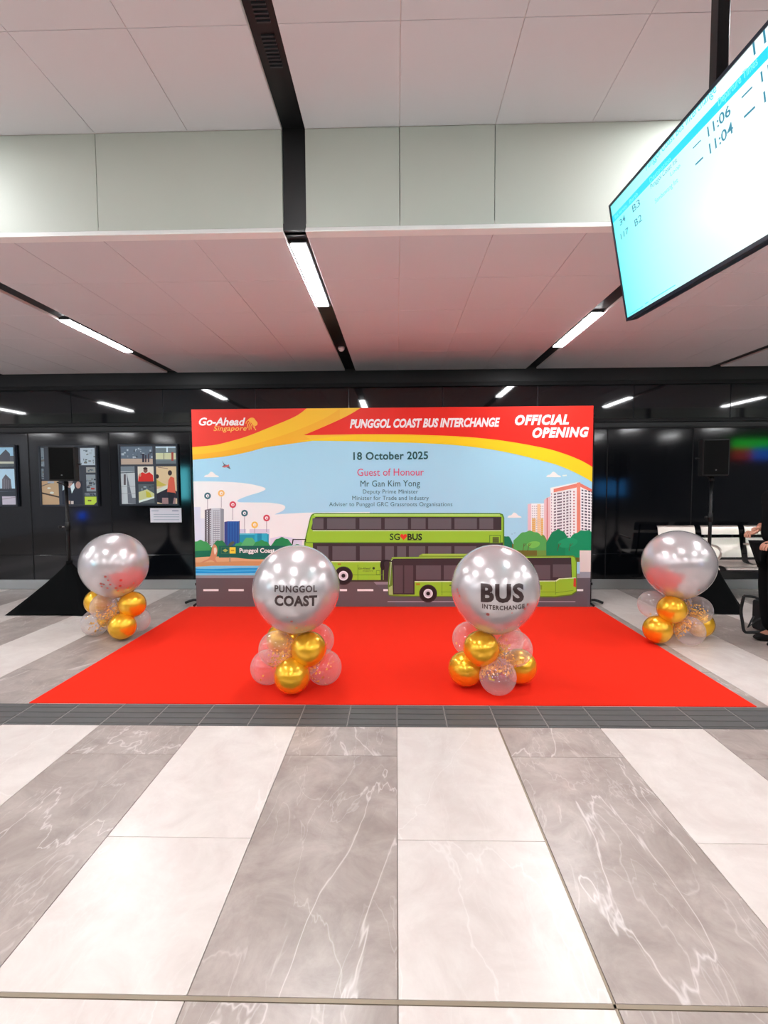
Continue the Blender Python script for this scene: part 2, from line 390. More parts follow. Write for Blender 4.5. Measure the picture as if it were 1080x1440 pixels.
# ------------------------------------------------------------ red carpet
m_carpet = mat('red_carpet', rgb(228, 43, 24), .95, sheen=.0, bump=(600, .35), spec=.1)
r = MB().box((-2.452, TY1 + .004, .0), (2.315, 5.775, .006), m_carpet, .002).build('red_carpet')
tag(r, 'wide plain bright red carpet lying on the floor in front of the backdrop', 'carpet')

# ------------------------------------------------------------ backdrop with its print
YB = 5.785
bd = empty('backdrop', (0, YB + .02, 0), label='large printed event backdrop with red and yellow header and two green buses', cat='backdrop')
m_edge = mat('backdrop_edge', rgb(60, 30, 30), .6)
XA, XB, ZT = -2.372, 2.253, 2.322
MB().box((XA, YB + .001, .004), (XB, YB + .035, ZT), m_edge, .002).build('panel', bd)
_pm = {}
def pm(*c):
    if c not in _pm: _pm[c] = mat('print_%d_%d_%d' % c, tuple(min(.96, lin(v) / k) for v, k in zip(c, (1.04, .86, .84))) + (1,), .45, spec=.3)
    return _pm[c]
class Print(MB):
    def __init__(s, lay, YP=None, box=None):
        super().__init__(); s.YP = (YB if YP is None else YP); s.lay = lay; s.sub = 0; s.bx = box or (XA, XB, .005, ZT - .001)
    def pt(s, x, y):
        p = atY(x, y, s.YP); return Vector((max(s.bx[0], min(s.bx[1], p.x)), s.YP - s.lay * .0006 - s.sub * .00006, max(s.bx[2], min(s.bx[3], p.z))))
    def poly(s, pts, c, up=1):
        s.sub += up
        ps = []
        for x, y in pts:
            q = s.pt(x, y)
            if not ps or (q - ps[-1]).length > 1e-5: ps.append(q)
        if (ps[0] - ps[-1]).length < 1e-5: ps.pop()
        if len(ps) < 3: return
        vs = [s.bm.verts.new(p) for p in ps]; i = s.mi(pm(*c))
        for tri in (tessellate_polygon([[Vector((p.x, p.z, 0)) for p in ps]]) if len(ps) > 4 else [tuple(range(len(ps)))]):
            try: f = s.bm.faces.new([vs[k] for k in tri]); f.material_index = i
            except ValueError: pass
    def rect(s, x0, y0, x1, y1, c, up=1): s.poly([(x0, y0), (x1, y0), (x1, y1), (x0, y1)], c, up)
    def line(s, x0, y0, x1, y1, wd, c, up=1):
        d = math.hypot(x1 - x0, y1 - y0) or 1; nx, ny = -(y1 - y0) / d * wd / 2, (x1 - x0) / d * wd / 2
        s.poly([(x0 + nx, y0 + ny), (x1 + nx, y1 + ny), (x1 - nx, y1 - ny), (x0 - nx, y0 - ny)], c, up)
    def text(s, txt, x0, x1, yb, cap, c, yb2=None, **k):
        s.sub += 1
        a = s.pt(x0, yb); b2 = s.pt(x1, yb if yb2 is None else yb2); t = s.pt(x0, yb - cap)
        put_text(s, txt, pm(*c), a, b2 - a, Vector((0, 0, t.z - a.z)), **k)
    def build(s, name, parent=None, local=False):
        bmesh.ops.recalc_face_normals(s.bm, faces=s.bm.faces[:])
        for f in s.bm.faces:
            if f.normal.y > 0: f.normal_flip()
        return super().build(name, parent, recalc=False)
SKY = (172, 212, 250); PINKW = (246, 236, 244)
p = Print(1); p.rect(262, 560, 845, 862, SKY); p.build('sky_print', bd)
p = Print(2)
p.poly(smooth([(262, 677), (300, 677), (340, 679), (365, 683.5), (373.5, 687.5), (366, 692), (348, 697.5), (335, 703), (336, 706), (350, 706.5), (380, 707), (398, 710), (401, 714), (397, 718.5), (386, 723.5)], 5) + [(400, 722.5), (430, 721), (520, 720), (520, 810), (262, 810)], PINKW)
def cloud(p, x, y, s):
    p.poly(smooth([(x, y), (x + 2 * s, y - 3 * s), (x + 6 * s, y - 4 * s), (x + 10 * s, y - 8 * s), (x + 14 * s, y - 6.5 * s), (x + 17 * s, y - 3.5 * s), (x + 21 * s, y - 2 * s), (x + 22 * s, y)], 4), (252, 252, 252))
cloud(p, 287, 671, .95); cloud(p, 768, 671, .95); p.line(791, 669, 797, 668.5, 2, (240, 248, 252)); cloud(p, 713.5, 728, .9)
p.build('cloud_print', bd)
p = Print(5)
RL, RR, YL, YR = (238, 62, 52), (238, 40, 28), (253, 192, 52), (255, 204, 30)
top_l = smooth([(431.7, 574), (415, 585.8), (381.7, 600), (348.3, 613.3), (323.3, 620.8), (298.3, 626.3), (262, 629.3)], 6)
low_l = smooth([(262, 647.3), (298, 644), (323, 640.8), (348, 635.8), (373, 629), (398, 622.8), (420, 620.4), (445, 619.9), (500, 620.6), (540, 621.7), (595.6, 623.3), (651, 627), (706.7, 634.8), (762, 647.8), (790, 656.3), (817.8, 669.2), (845, 685)], 6)
low_r = smooth([(426.7, 612.2), (500, 610.8), (560, 610.9), (595.6, 611.8), (651, 614.2), (706.7, 619.7), (762, 629.4), (790, 637), (817.8, 648), (845, 664)], 6)
dia = smooth([(426.7, 612.2), (445, 604.5), (470, 593.5), (490, 584), (510, 572)], 5)
p.poly([(262, 560), (845, 560), (845, 685)] + low_l[::-1][1:] , YL)
ymid = smooth([(262, 640), (300, 636.5), (340, 629), (380, 618), (420, 604), (455, 589), (478, 575)], 5)
p.poly(low_l[:25] + [(440, 619.8), (426.7, 612.2)] + dia[1:4] + [(478, 589), (478, 575)] + ymid[::-1], (250, 178, 48))
p.poly([(845, 685)] + low_l[::-1][1:66] + low_r[6:], YR)
p.poly([(262, 560), (440, 560)] + top_l, RL)
p.poly(low_r + [(845, 560), (516, 560)] + dia[::-1][:-1], RR)
p.build('header_print', bd)
WH = (255, 250, 250)
p = Print(7); p.text('PUNGGOL COAST BUS INTERCHANGE', 492, 703, 601.6, 12, WH, 599.4, bold=.045, shear=.25); p.build('title_lettering', bd)
p = Print(7); p.text('OFFICIAL', 724, 800, 597.2, 13.5, WH, 596.2, bold=.055, shear=.25, spacing=1.15); p.text('OPENING', 748.5, 828, 615, 13.5, WH, 613.8, bold=.055, shear=.25, spacing=1.15); p.build('opening_lettering', bd)
p = Print(7)
p.text('Go-Ahead', 280, 345.5, 598, 10.6, WH, bold=.03, shear=.25); p.text('Singapore', 300.5, 347, 606, 7, (252, 182, 88), 605.6, bold=.01, shear=.25, spacing=1.05)
LN = (252, 178, 70)
p.poly(smooth([(349, 590), (353, 587.5), (357, 588), (359.5, 591), (362, 594), (362, 597), (359.5, 599), (356.5, 598), (353, 594), (350, 592)], 4, True), LN)
for k, (x0, y0, x1, y1) in enumerate([(350, 590, 346, 596), (351.5, 592, 348, 602), (353, 593.5, 350.5, 605), (355, 595, 353.5, 604), (356.5, 597, 358, 602), (358.5, 598, 360, 605)]):
    q = smooth([(x0, y0), ((x0 + x1) / 2 - 1.2, (y0 + y1) / 2), (x1, y1)], 4)
    for a, b in zip(q, q[1:]): p.line(a[0], a[1], b[0], b[1], 1.2, LN, .2)
p.build('company_logo', bd)
DG = (52, 92, 92)
p = Print(7)
p.text('18 October 2025', 497, 602, 646.6, 10.6, (40, 84, 88), 645.4, bold=.022, spacing=1.05)
p.text('Guest of Honour', 502.5, 596, 669.2, 10, (226, 84, 122), 668.6, bold=.002)
p.text('Mr Gan Kim Yong', 507, 590.5, 684.4, 8.6, (48, 86, 96), 683.8, spacing=1.04)
p.text('Deputy Prime Minister', 510.5, 588, 694, 5.6, (70, 106, 122), bold=.0, spacing=1.05)
p.text('Minister for Trade and Industry', 495.5, 603, 703, 5.6, (70, 106, 122), bold=.0, spacing=1.05)
p.text('Adviser to Punggol GRC Grassroots Organisations', 463, 636, 711.8, 5.6, (70, 106, 122), bold=.0, spacing=1.05)
p.build('guest_lettering', bd)
# left skyline
p = Print(3)
p.rect(262, 713, 282, 768, (226, 218, 232)); p.rect(282, 729, 288, 768, (230, 222, 234)); p.rect(351, 744, 379, 770, (222, 206, 220)); p.rect(337, 744, 346, 770, (214, 206, 222))
p.poly([(380, 757), (395, 754), (410, 756), (425, 760), (425, 775), (380, 775)], (226, 214, 228))
p.poly([(288, 717), (297, 715), (297, 768), (288, 768)], (120, 112, 118)); p.poly([(297, 715), (310, 714.5), (310, 768), (297, 768)], (206, 202, 206)); p.poly([(310, 714.5), (315, 716), (315, 768), (310, 768)], (150, 146, 152))
p.sub += 1
for r_ in range(17):
    y = 718 + r_ * 2.9
    for c_ in range(4): p.rect(288.8 + c_ * 2.1, y, 290 + c_ * 2.1, y + 1.7, (232, 228, 232) if c_ % 2 else (60, 54, 62), 0)
    p.rect(299.5, y, 309, y + .7, (120, 116, 124), 0)
    for c_ in range(3): p.rect(300 + c_ * 3.2, y, 300.5 + c_ * 3.2, y + 2.9, (150, 146, 152), 0)
p.poly([(315.5, 734), (320, 733), (320, 768), (315.5, 768)], (62, 70, 130)); p.rect(320, 733, 337, 768, (44, 92, 160)); p.sub += 1
for c_ in range(4): p.rect(322 + c_ * 3.8, 734, 323.6 + c_ * 3.8, 768, (34, 76, 142), 0)
p.rect(336, 732.5, 337.2, 768, (70, 80, 110))
p.rect(337, 751, 378, 768, (36, 150, 176)); p.rect(358, 750, 376, 768, (52, 172, 196)); p.rect(362, 750, 368, 768, (30, 138, 170)); p.rect(337, 750, 358, 752, (90, 190, 205))
p.build('city_print', bd)
p = Print(4)
for (x, y, yb, c) in ((292, 697.3, 716, (60, 108, 118)), (311.3, 693.6, 714, (248, 190, 112)), (327.5, 709.6, 731, (216, 76, 92)), (344, 721.6, 749, (60, 108, 118)), (358.3, 738, 751, (246, 196, 96)), (375, 728.4, 748, (214, 76, 92))):
    p.line(x, y, x, yb, .7, (150, 140, 150)); p.poly(circ(x, y, 4.7), c); p.poly(circ(x, y, 2.3, 10), (246, 240, 240)); p.poly(circ(x + .3, y + .3, 1.1, 8), c)
p.build('pin_print', bd)
def blob(p, x0, x1, yt, yb, n, c, amp=4):
    pts = []
    for i in range(n + 1):
        u = i / n; x = x0 + (x1 - x0) * u; pts.append((x, yb - (yb - yt) * math.sin(math.pi * (.08 + .84 * u)) ** .5 + (amp if i % 2 else 0) * .35))
    p.poly(smooth(pts, 4) + [(x1, yb), (x0, yb)], c)
p = Print(5)
blob(p, 264, 300, 759, 786, 8, (66, 150, 84)); blob(p, 296, 322, 759, 786, 6, (40, 124, 76)); blob(p, 325, 352, 762, 786, 8, (60, 160, 96)); blob(p, 337, 364, 755, 786, 6, (92, 178, 112)); blob(p, 352, 384, 759, 786, 8, (52, 148, 84)); blob(p, 379, 414, 755, 786, 8, (34, 132, 78)); blob(p, 404, 432, 765, 786, 4, (46, 140, 84))
p.poly([(262, 775), (300, 774), (330, 776), (440, 777), (440, 790), (262, 790)], (24, 112, 82))
p.build('tree_print', bd)
p = Print(6)
p.poly(smooth([(262, 785), (300, 782.5), (330, 784), (360, 786.5), (440, 786)], 5) + [(440, 800), (262, 800)], (226, 170, 126)); p.poly([(262, 791), (340, 789), (440, 790), (440, 796), (262, 796)], (216, 150, 100))
p.poly([(262, 797), (300, 795.5), (440, 795.5), (440, 809), (262, 809)], (130, 200, 238)); p.poly(smooth([(262, 799), (300, 800), (350, 798.5), (440, 800)], 4) + smooth([(440, 803), (350, 806), (262, 806)], 4), (28, 152, 218))
p.poly(smooth([(262, 801), (310, 802.5), (360, 801), (440, 802)], 4) + [(440, 803), (360, 803), (310, 804.4), (262, 803)], (70, 180, 232))
p.poly(smooth([(281, 792), (287, 788.5), (294, 785), (297, 778), (298.5, 770), (301, 765.5), (304, 767), (306, 773), (305, 781), (303, 786), (306, 792), (302, 790), (297, 787.5), (290, 789.5)], 3, True), (214, 140, 104)); p.poly(smooth([(301, 771), (304, 770), (305, 775), (302.5, 780), (301, 776)], 3, True), (240, 214, 190))
p.build('beach_print', bd)
p = Print(7)
p.rect(308, 767.5, 402, 784, (26, 96, 84)); p.rect(311, 769.5, 322, 778.5, (70, 118, 84)); p.rect(311.8, 770.2, 321.2, 777.8, (24, 92, 76)); p.poly([(313, 774), (317, 771.5), (321, 774), (317, 776.5)], (170, 176, 90)); p.rect(323, 769.5, 331.5, 778.3, (242, 204, 62)); p.rect(325, 773, 329.5, 775, (196, 150, 40))
p.text('Punggol Coast', 337, 386.5, 777, 6.2, (245, 252, 250), bold=.03)
p.poly(smooth([(321, 767), (324, 763), (328, 761), (330, 763), (326, 767)], 3, True), (84, 92, 76)); p.line(323.5, 783, 323.5, 790, 1.4, (150, 130, 110))
p.build('station_sign_print', bd)
# road
p = Print(6)
p.rect(262, 806.5, 845, 813.5, (152, 142, 146)); p.rect(262, 812.8, 845, 862, (102, 90, 96))
p.poly([(420, 815), (560, 815), (560, 822), (430, 822)], (150, 134, 142)); p.poly([(262, 812.8), (520, 812.8), (560, 862), (262, 862)], (104, 88, 90))
for x0, x1 in ((286, 307.5), (321.5, 343), (478, 488), (502.5, 525), (539, 550), (809, 820)): p.rect(x0, 828.3, x1, 831.2, (252, 246, 248), .3)
p.rect(545, 845.4, 809, 846.6, (176, 162, 168))
p.rect(815, 774, 845, 806, (232, 208, 202)); p.rect(815, 804, 845, 812, (156, 152, 162))
p.build('road_print', bd)
# right towers
p = Print(3)
p.poly([(742, 709), (747, 708), (747, 765), (742, 765)], (236, 190, 196)); p.rect(747, 708, 765, 765, (250, 240, 236)); p.sub += 1
for r_ in range(13):
    for c_ in range(6): p.rect(748 + c_ * 2.9, 711 + r_ * 3.3, 749.6 + c_ * 2.9, 712.8 + r_ * 3.3, (206, 190, 196), 0)
p.rect(755.5, 709, 760, 765, (248, 202, 158)); p.rect(748, 729, 753, 765, (236, 176, 92)); p.rect(760.5, 729, 764, 765, (236, 176, 92)); p.sub += 1
for r_ in range(13): p.rect(748, 730.5 + r_ * 2.8, 764, 731.2 + r_ * 2.8, (226, 196, 164), 0)
p.poly([(765, 703), (769, 700), (774, 698), (774, 765), (765, 765)], (240, 190, 190)); p.rect(768.6, 700, 770.2, 765, (214, 116, 112))
p.poly([(774, 686), (779, 685), (812, 678), (845, 688), (845, 765), (774, 765)], (252, 244, 242)); p.poly([(778.5, 687.5), (811, 680), (811, 685.5), (778.5, 692.5)], (236, 128, 108))
p.poly([(811, 678.8), (816, 678.2), (816, 765), (811, 765)], (242, 136, 112)); p.poly([(816, 679.5), (845, 688), (845, 692.5), (816, 684.5)], (236, 122, 104)); p.sub += 1
for r_ in range(16):
    y = 694.5 + r_ * 4.15
    p.poly([(778.5, y - 1.2), (803, y - 5.7), (803, y - 5), (778.5, y - .5)], (214, 204, 206), 0)
    for (x0, x1) in ((778.7, 782), (783.2, 790.2), (791.8, 794.6), (796.2, 799.3), (801, 803)):
        k = -.175; p.poly([(x0, y + (x0 - 778) * k), (x1, y + (x1 - 778) * k), (x1, y + 2 + (x1 - 778) * k), (x0, y + 2 + (x0 - 778) * k)], (116, 98, 108), 0)
    p.rect(806, y - 4, 808, y - 2, (196, 110, 110), 0); p.rect(775, y - 1, 776, y + 1, (176, 120, 140), 0)
    for (x0, x1) in ((817.6, 820.2), (822, 825.4), (827, 830), (831.4, 834)):
        k = .16; y2 = y - 6.4; p.poly([(x0, y2 + (x0 - 816) * k), (x1, y2 + (x1 - 816) * k), (x1, y2 + 2.2 + (x1 - 816) * k), (x0, y2 + 2.2 + (x0 - 816) * k)], (96, 88, 100), 0)
p.build('tower_print', bd)
p = Print(4)
blob(p, 700, 724, 753, 790, 6, (22, 118, 84)); p.poly([(720, 765), (830, 760), (845, 790), (720, 790)], (112, 100, 40))
blob(p, 755, 772, 752, 785, 4, (112, 148, 66)); blob(p, 722, 768, 746, 774, 8, (86, 164, 84)); p.poly(smooth([(741, 766), (746, 762), (753, 761), (759, 763), (757, 768), (748, 771)], 4, True), (122, 190, 84))
blob(p, 768, 802, 744, 782, 8, (16, 128, 84)); blob(p, 795, 850, 745, 784, 10, (20, 140, 92)); p.poly(smooth([(785, 762), (800, 756), (812, 760), (806, 768), (790, 770)], 4, True), (26, 150, 100))
for x in (735, 742, 784, 800): p.line(x, 775, x + 2, 764, .8, (90, 70, 40)); p.line(x + 2, 768, x + 5, 764, .6, (90, 70, 40), .2)
p.build('shrub_print', bd)
# double decker
GB, GD, DK, WN, WE = (156, 196, 54), (92, 138, 40), (62, 48, 52), (100, 90, 94), (226, 236, 190)
p = Print(8)
p.poly(smooth([(428, 762), (432, 745), (436, 728), (439, 723), (444, 721.5)], 4) + [(703, 721.5), (707, 723), (709, 728), (709, 818), (425, 818)], GD)
p.poly(smooth([(430, 762), (433.5, 745), (437.5, 729), (440, 724.5), (445, 723)], 4) + [(702, 723), (705.5, 724.5), (707, 729), (707, 816), (427, 816)], GB)
p.rect(442, 723, 703, 725.3, (190, 214, 120)); p.poly([(438, 742), (441, 729.5), (444, 726.8), (705, 726.8), (705, 745.5), (440, 745.5), (437.6, 744)], DK); p.sub += 1
for x0, x1 in ((439.5, 455), (460, 500), (505.5, 536), (541, 573.5), (578, 598.5), (602, 634.5), (639, 670.5), (674, 693.5)): p.rect(x0 + (.0), 728.8, x1, 743.8, WN, 0)
p.rect(440, 745.8, 705, 746.8, WE)
p.rect(440, 762.8, 707, 790, DK); p.rect(430, 762.4, 707, 763.6, GD); p.sub += 1
for x0, x1 in ((446, 462), (467.5, 500.5), (506, 536.5), (541.5, 554), (558.5, 571), (575, 598), (602, 634.5), (639, 670)): p.rect(x0, 768, x1, 787.5, WN, 0)
p.rect(466, 789, 537, 790.4, WE); p.rect(535.5, 789, 548, 818, DK); p.rect(538.5, 792, 539.6, 817, (140, 176, 60)); p.poly(smooth([(535, 792), (539, 789.5), (540, 795), (538, 801), (535, 798)], 3, True), (36, 28, 30))
p.rect(503, 794, 503.6, 816, GD); p.rect(466, 808, 538, 808.7, GD); p.rect(529, 802, 534.5, 808, GD); p.rect(529.6, 802.6, 533.9, 807.4, GB)
p.rect(475, 792.2, 479.5, 794.4, (176, 130, 40)); p.rect(425, 815.5, 548, 818, (70, 60, 50))
p.rect(688, 752.5, 704, 764, GD); p.rect(689, 753.5, 703, 763, GB); p.rect(692.5, 755, 701.5, 763, (104, 120, 50)); p.sub += 1
for k in range(4): p.rect(693, 756 + 1.8 * k, 701, 756.8 + 1.8 * k, (70, 78, 40), 0)
p.line(412, 758.5, 430.5, 758.5, 1.1, (30, 26, 30)); p.line(430, 758, 430, 762, 1.3, (30, 26, 30)); p.line(412.4, 758, 411, 766, 1.6, (30, 26, 30))
def wheel(p, x, y, r, hub):
    p.poly(circ(x, y, r + 1.6, 28), (56, 44, 46)); p.poly(circ(x, y, r, 28), (38, 30, 32)); p.poly(circ(x, y, hub, 24), (238, 226, 230)); p.poly(circ(x, y, hub * .72, 20), (212, 196, 204)); p.poly(circ(x, y, hub * .42, 14), (34, 28, 32))
wheel(p, 483, 809.5, 11.5, 6.8)
p.text('SG', 548.2, 562.2, 759, 8.6, (28, 40, 26), bold=.012); p.text('BUS', 573, 593.5, 759, 8.6, (28, 40, 26), bold=.03); p.rect(573, 760, 592.5, 760.5, (90, 110, 50))
p.poly([(567.5 + 5 * math.sin(a) ** 3 * .96, 754.6 - .31 * (13 * math.cos(a) - 5 * math.cos(2 * a) - 2 * math.cos(3 * a) - math.cos(4 * a))) for a in [i * 2 * math.pi / 28 for i in range(28)]], (226, 58, 40))
p.text('Go-Ahead', 504, 521, 800.5, 2.8, (70, 86, 40), bold=.01, shear=.2); p.text('Singapore', 510, 524.5, 803.4, 2, (90, 106, 50), shear=.2); p.poly(circ(525.5, 799, 1.8, 8), (50, 60, 34))
p.build('double_decker_print', bd)
# single decker
p = Print(10)
p.poly([(588, 784), (590, 780.5), (594, 778.6), (700, 778.6), (706, 780), (712, 784)], (136, 170, 50)); p.rect(594, 779.2, 700, 780.8, (170, 200, 90))
p.poly(smooth([(546, 836), (545.6, 820), (547, 800), (550, 786), (553, 783)], 4) + [(806, 781), (809, 783), (811, 790), (811, 832), (804, 837), (780, 840), (560, 838.6), (548, 838)], (104, 134, 44))
p.poly([(551, 786), (554, 784), (805, 782.4), (808, 784), (809.6, 790), (809.6, 831), (803, 835.4), (780, 838.2), (600, 838), (552, 836.6)], GB)
p.poly([(551, 788), (553, 785.5), (803, 784), (804, 812), (786, 813.2), (781, 816.4), (583, 817.4), (583, 836), (552.6, 836)], DK)
p.poly([(546.6, 826), (551.8, 823), (552.2, 836.4), (547, 836)], (170, 186, 120)); p.line(550.5, 787, 547.6, 822, .8, (196, 204, 176)); p.line(551, 784.3, 800, 783, .9, (170, 200, 90)); p.sub += 1
for x0, x1, y0, y1 in ((554, 566.5, 795, 834), (568.5, 581, 795, 834), (585, 620, 795, 815), (624, 655, 795, 815), (659, 700, 795, 815), (704, 746, 794.5, 815), (751, 773.6, 794.5, 815), (777.2, 802.8, 793.5, 811.6)): p.rect(x0, y0, x1, y1, (98, 84, 88) if x0 > 582 else (90, 72, 76), 0)
p.poly([(583, 817), (781, 816.3), (786, 813), (809.6, 812), (809.6, 813), (787, 814.4), (782, 817.6), (583, 818.3)], WE)
p.poly([(806.5, 813), (809.6, 813), (809.6, 826), (806, 824)], (216, 74, 50)); p.line(781, 817, 781, 836, .6, GD); p.line(621.5, 818, 621.5, 837, .6, GD); p.line(781, 833.5, 806, 830, .5, GD); p.rect(744, 823, 762, 829, (128, 156, 44)); p.rect(620, 832, 780, 832.5, GD)
p.rect(585, 820, 590.5, 823, (180, 130, 40)); p.rect(632, 822, 644, 824, (90, 110, 40))
wheel(p, 602, 834.5, 11, 6.6); wheel(p, 724, 834.5, 11, 6.6)
p.poly(smooth([(535, 791), (538.5, 787.5), (545, 787), (551, 788.6), (551, 790), (543, 789), (540, 792), (541, 799), (538, 802), (535.5, 798)], 3, True), (34, 28, 30))
p.build('single_decker_print', bd)
p = Print(4)
p.poly([(312.5, 648), (316, 653), (322, 654.5), (324.5, 660), (318.5, 657), (312, 656.6), (314.8, 654)], (110, 110, 126)); p.poly([(312, 656.6), (322, 653), (322.5, 655.3), (316, 657.6)], (226, 110, 110))
for x, y in ((720, 751), (724, 749.6)): p.poly([(x - 1.5, y - 1), (x, y), (x + 1.5, y - 1.4), (x, y + .7)], (110, 120, 150))
p.build('bird_print', bd)
# stand frame of the backdrop
m_pole = mat('black_metal', rgb(20, 20, 22), .35, .4)
for sx in (XA - .022, XB + .035):
    MB().tube([(sx, YB + .1, .03), (sx, YB + .1, ZT - .02)], .018, m_pole, 12).build('upright', bd)
    s = 1 if sx > 0 else -1
    f = MB(); pts = smooth([(sx - s * .12, YB + .06, .02), (sx - s * .02, YB + .10, .045), (sx + s * .07, YB + .14, .05), (sx + s * .17, YB + .13, .018)], 5)
    f.tube(pts, .016, m_pole, 10); f.tube([(sx, YB + .1, .03), (sx + s * .01, YB - .0, .014)], .013, m_pole, 10); f.build('foot', bd)
    for z in (.25, 2.2): MB().box((min(sx, sx - s * .03) - .004, YB + .03, z), (max(sx, sx - s * .03) + .004, YB + .1, z + .03), m_pole, .002).build('bracket', bd)

# ------------------------------------------------------------ balloons
def balloon_mat(name, col, rough, metal, coat=.3):
    m = mat(name, col, rough, metal, coat=coat); return m
m_pearl = balloon_mat('pearl_silver', rgb(204, 197, 199), .26, .55, .35)
m_gold = balloon_mat('chrome_gold', rgb(250, 188, 44), .25, .65, .35)
m_clear = bpy.data.materials.new('clear_latex'); m_clear.use_nodes = True; nt = m_clear.node_tree
nt.nodes.remove(nt.nodes['Principled BSDF']); out = nt.nodes['Material Output']
tr = nt.nodes.new('ShaderNodeBsdfTransparent'); gl = nt.nodes.new('ShaderNodeBsdfGlossy'); df = nt.nodes.new('ShaderNodeBsdfDiffuse')
tr.inputs[0].default_value = (.97, .95, .95, 1); gl.inputs['Roughness'].default_value = .06; df.inputs[0].default_value = (.95, .88, .9, 1)
lw = nt.nodes.new('ShaderNodeLayerWeight'); lw.inputs[0].default_value = .35
mr = nt.nodes.new('ShaderNodeMapRange'); mr.inputs['To Min'].default_value = .09; mr.inputs['To Max'].default_value = .42
m1 = nt.nodes.new('ShaderNodeMixShader'); m2 = nt.nodes.new('ShaderNodeMixShader')
nt.links.new(lw.outputs['Facing'], mr.inputs['Value']); nt.links.new(mr.outputs[0], m1.inputs[0]); nt.links.new(tr.outputs[0], m1.inputs[1]); nt.links.new(df.outputs[0], m1.inputs[2])
pw = nt.nodes.new('ShaderNodeMath'); pw.operation = 'POWER'; pw.inputs[1].default_value = 3.5; lw2 = nt.nodes.new('ShaderNodeLayerWeight'); lw2.inputs[0].default_value = .5
mr2 = nt.nodes.new('ShaderNodeMapRange'); mr2.inputs['To Min'].default_value = .05; mr2.inputs['To Max'].default_value = .4
nt.links.new(lw2.outputs['Facing'], pw.inputs[0]); nt.links.new(pw.outputs[0], mr2.inputs['Value']); nt.links.new(mr2.outputs[0], m2.inputs[0]); nt.links.new(m1.outputs[0], m2.inputs[1]); nt.links.new(gl.outputs[0], m2.inputs[2]); nt.links.new(m2.outputs[0], out.inputs[0])
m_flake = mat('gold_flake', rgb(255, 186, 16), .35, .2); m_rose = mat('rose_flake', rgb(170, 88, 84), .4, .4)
m_ink = mat('balloon_lettering', rgb(48, 26, 26), .3, coat=.3)
m_knot = mat('knot_gold', rgb(150, 96, 30), .5)
def balloon_mesh(nm, R, m, drop, seg=48):
    """a balloon, its neck along -Z, slightly pear-shaped"""
    t = MB(); t.ball((0, 0, 0), R, m, seg, seg // 2)
    for v in t.bm.verts:
        k = v.co.z / R
        if k < 0: f = 1 - .07 * drop * (-k) ** 2; v.co.x *= f; v.co.y *= f; v.co.z *= 1 + .07 * drop * (-k) ** 1.5
    me = bpy.data.meshes.new(nm); t.bm.to_mesh(me); t.bm.free(); me.materials.append(m); return me
ME_BIG = balloon_mesh('big_balloon', .3, m_pearl, .9, 64)
ME_GOLD = balloon_mesh('gold_balloon', .124, m_gold, 1)
ME_CLR = balloon_mesh('clear_balloon', .124, m_clear, 1)
kb = MB().tube([(0, 0, -.128), (0, 0, -.137), (0, 0, -.146)], [.011, .006, .010], m_knot, 10); ME_KNOT = bpy.data.meshes.new('knot'); kb.bm.to_mesh(ME_KNOT); kb.bm.free(); ME_KNOT.materials.append(m_knot)
def confetti(center, R, n, m, lo, hi, focus=None, size=.0092, rr=.975):
    t = MB(); k = 0
    while k < n:
        d = Vector((random.gauss(0, 1), random.gauss(0, 1), random.gauss(0, 1))).normalized()
        if not (lo <= d.z <= hi): continue
        if focus and d.dot(focus.normalized()) < random.uniform(-.1, 1.0): continue
        n_ = (d + Vector([random.gauss(0, .35) for _ in range(3)])).normalized(); a = n_.orthogonal().normalized(); b2 = n_.cross(a)
        s = size * random.uniform(.6, 1.3); c = Vector(center) + d * R * rr * random.uniform(.95, 1.0)
        t.face([c + a * s, c + b2 * s * .8, c - a * s, c - b2 * s * .8], m); k += 1
    return t
def cluster(name, base, label, big, smalls, letter=None, rose=None, group=None):
    """base: point on the floor; big: (x,y,z) centre of the large balloon; smalls: (kind, centre, flakes)"""
    r = empty(name, base, label=label, cat='balloons')
    bo = link('big_balloon', ME_BIG, r); bo.location = Vector(big)
    cen = Vector((base[0], base[1], .24))
    for kind, c, fl_ in smalls:
        c = Vector(c)
        o = link('gold_balloon' if kind == 'g' else 'clear_balloon', ME_GOLD if kind == 'g' else ME_CLR, r)
        d = (c - cen).normalized()                             # neck points to the middle of the stack
        o.rotation_euler = Vector((0, 0, 1)).rotation_difference(d).to_euler(); o.location = c
        kn = link('knot', ME_KNOT, o, False)
        if fl_:
            f = confetti(c, .124, int(fl_ * 1.8), m_flake, -1, .75, focus=(cen - c) * 1.3 + Vector((0, -.05, -.06)))
            fo = f.build('confetti', None); fo['kind'] = 'stuff'
            fo.parent = o; fo.matrix_parent_inverse = wm(o).inverted()
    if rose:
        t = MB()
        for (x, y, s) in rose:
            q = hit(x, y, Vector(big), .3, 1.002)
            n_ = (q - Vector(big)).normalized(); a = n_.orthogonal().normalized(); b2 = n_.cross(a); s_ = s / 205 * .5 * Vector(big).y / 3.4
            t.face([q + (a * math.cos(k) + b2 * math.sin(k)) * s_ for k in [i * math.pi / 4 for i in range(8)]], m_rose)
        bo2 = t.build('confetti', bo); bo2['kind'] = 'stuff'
    return r, bo
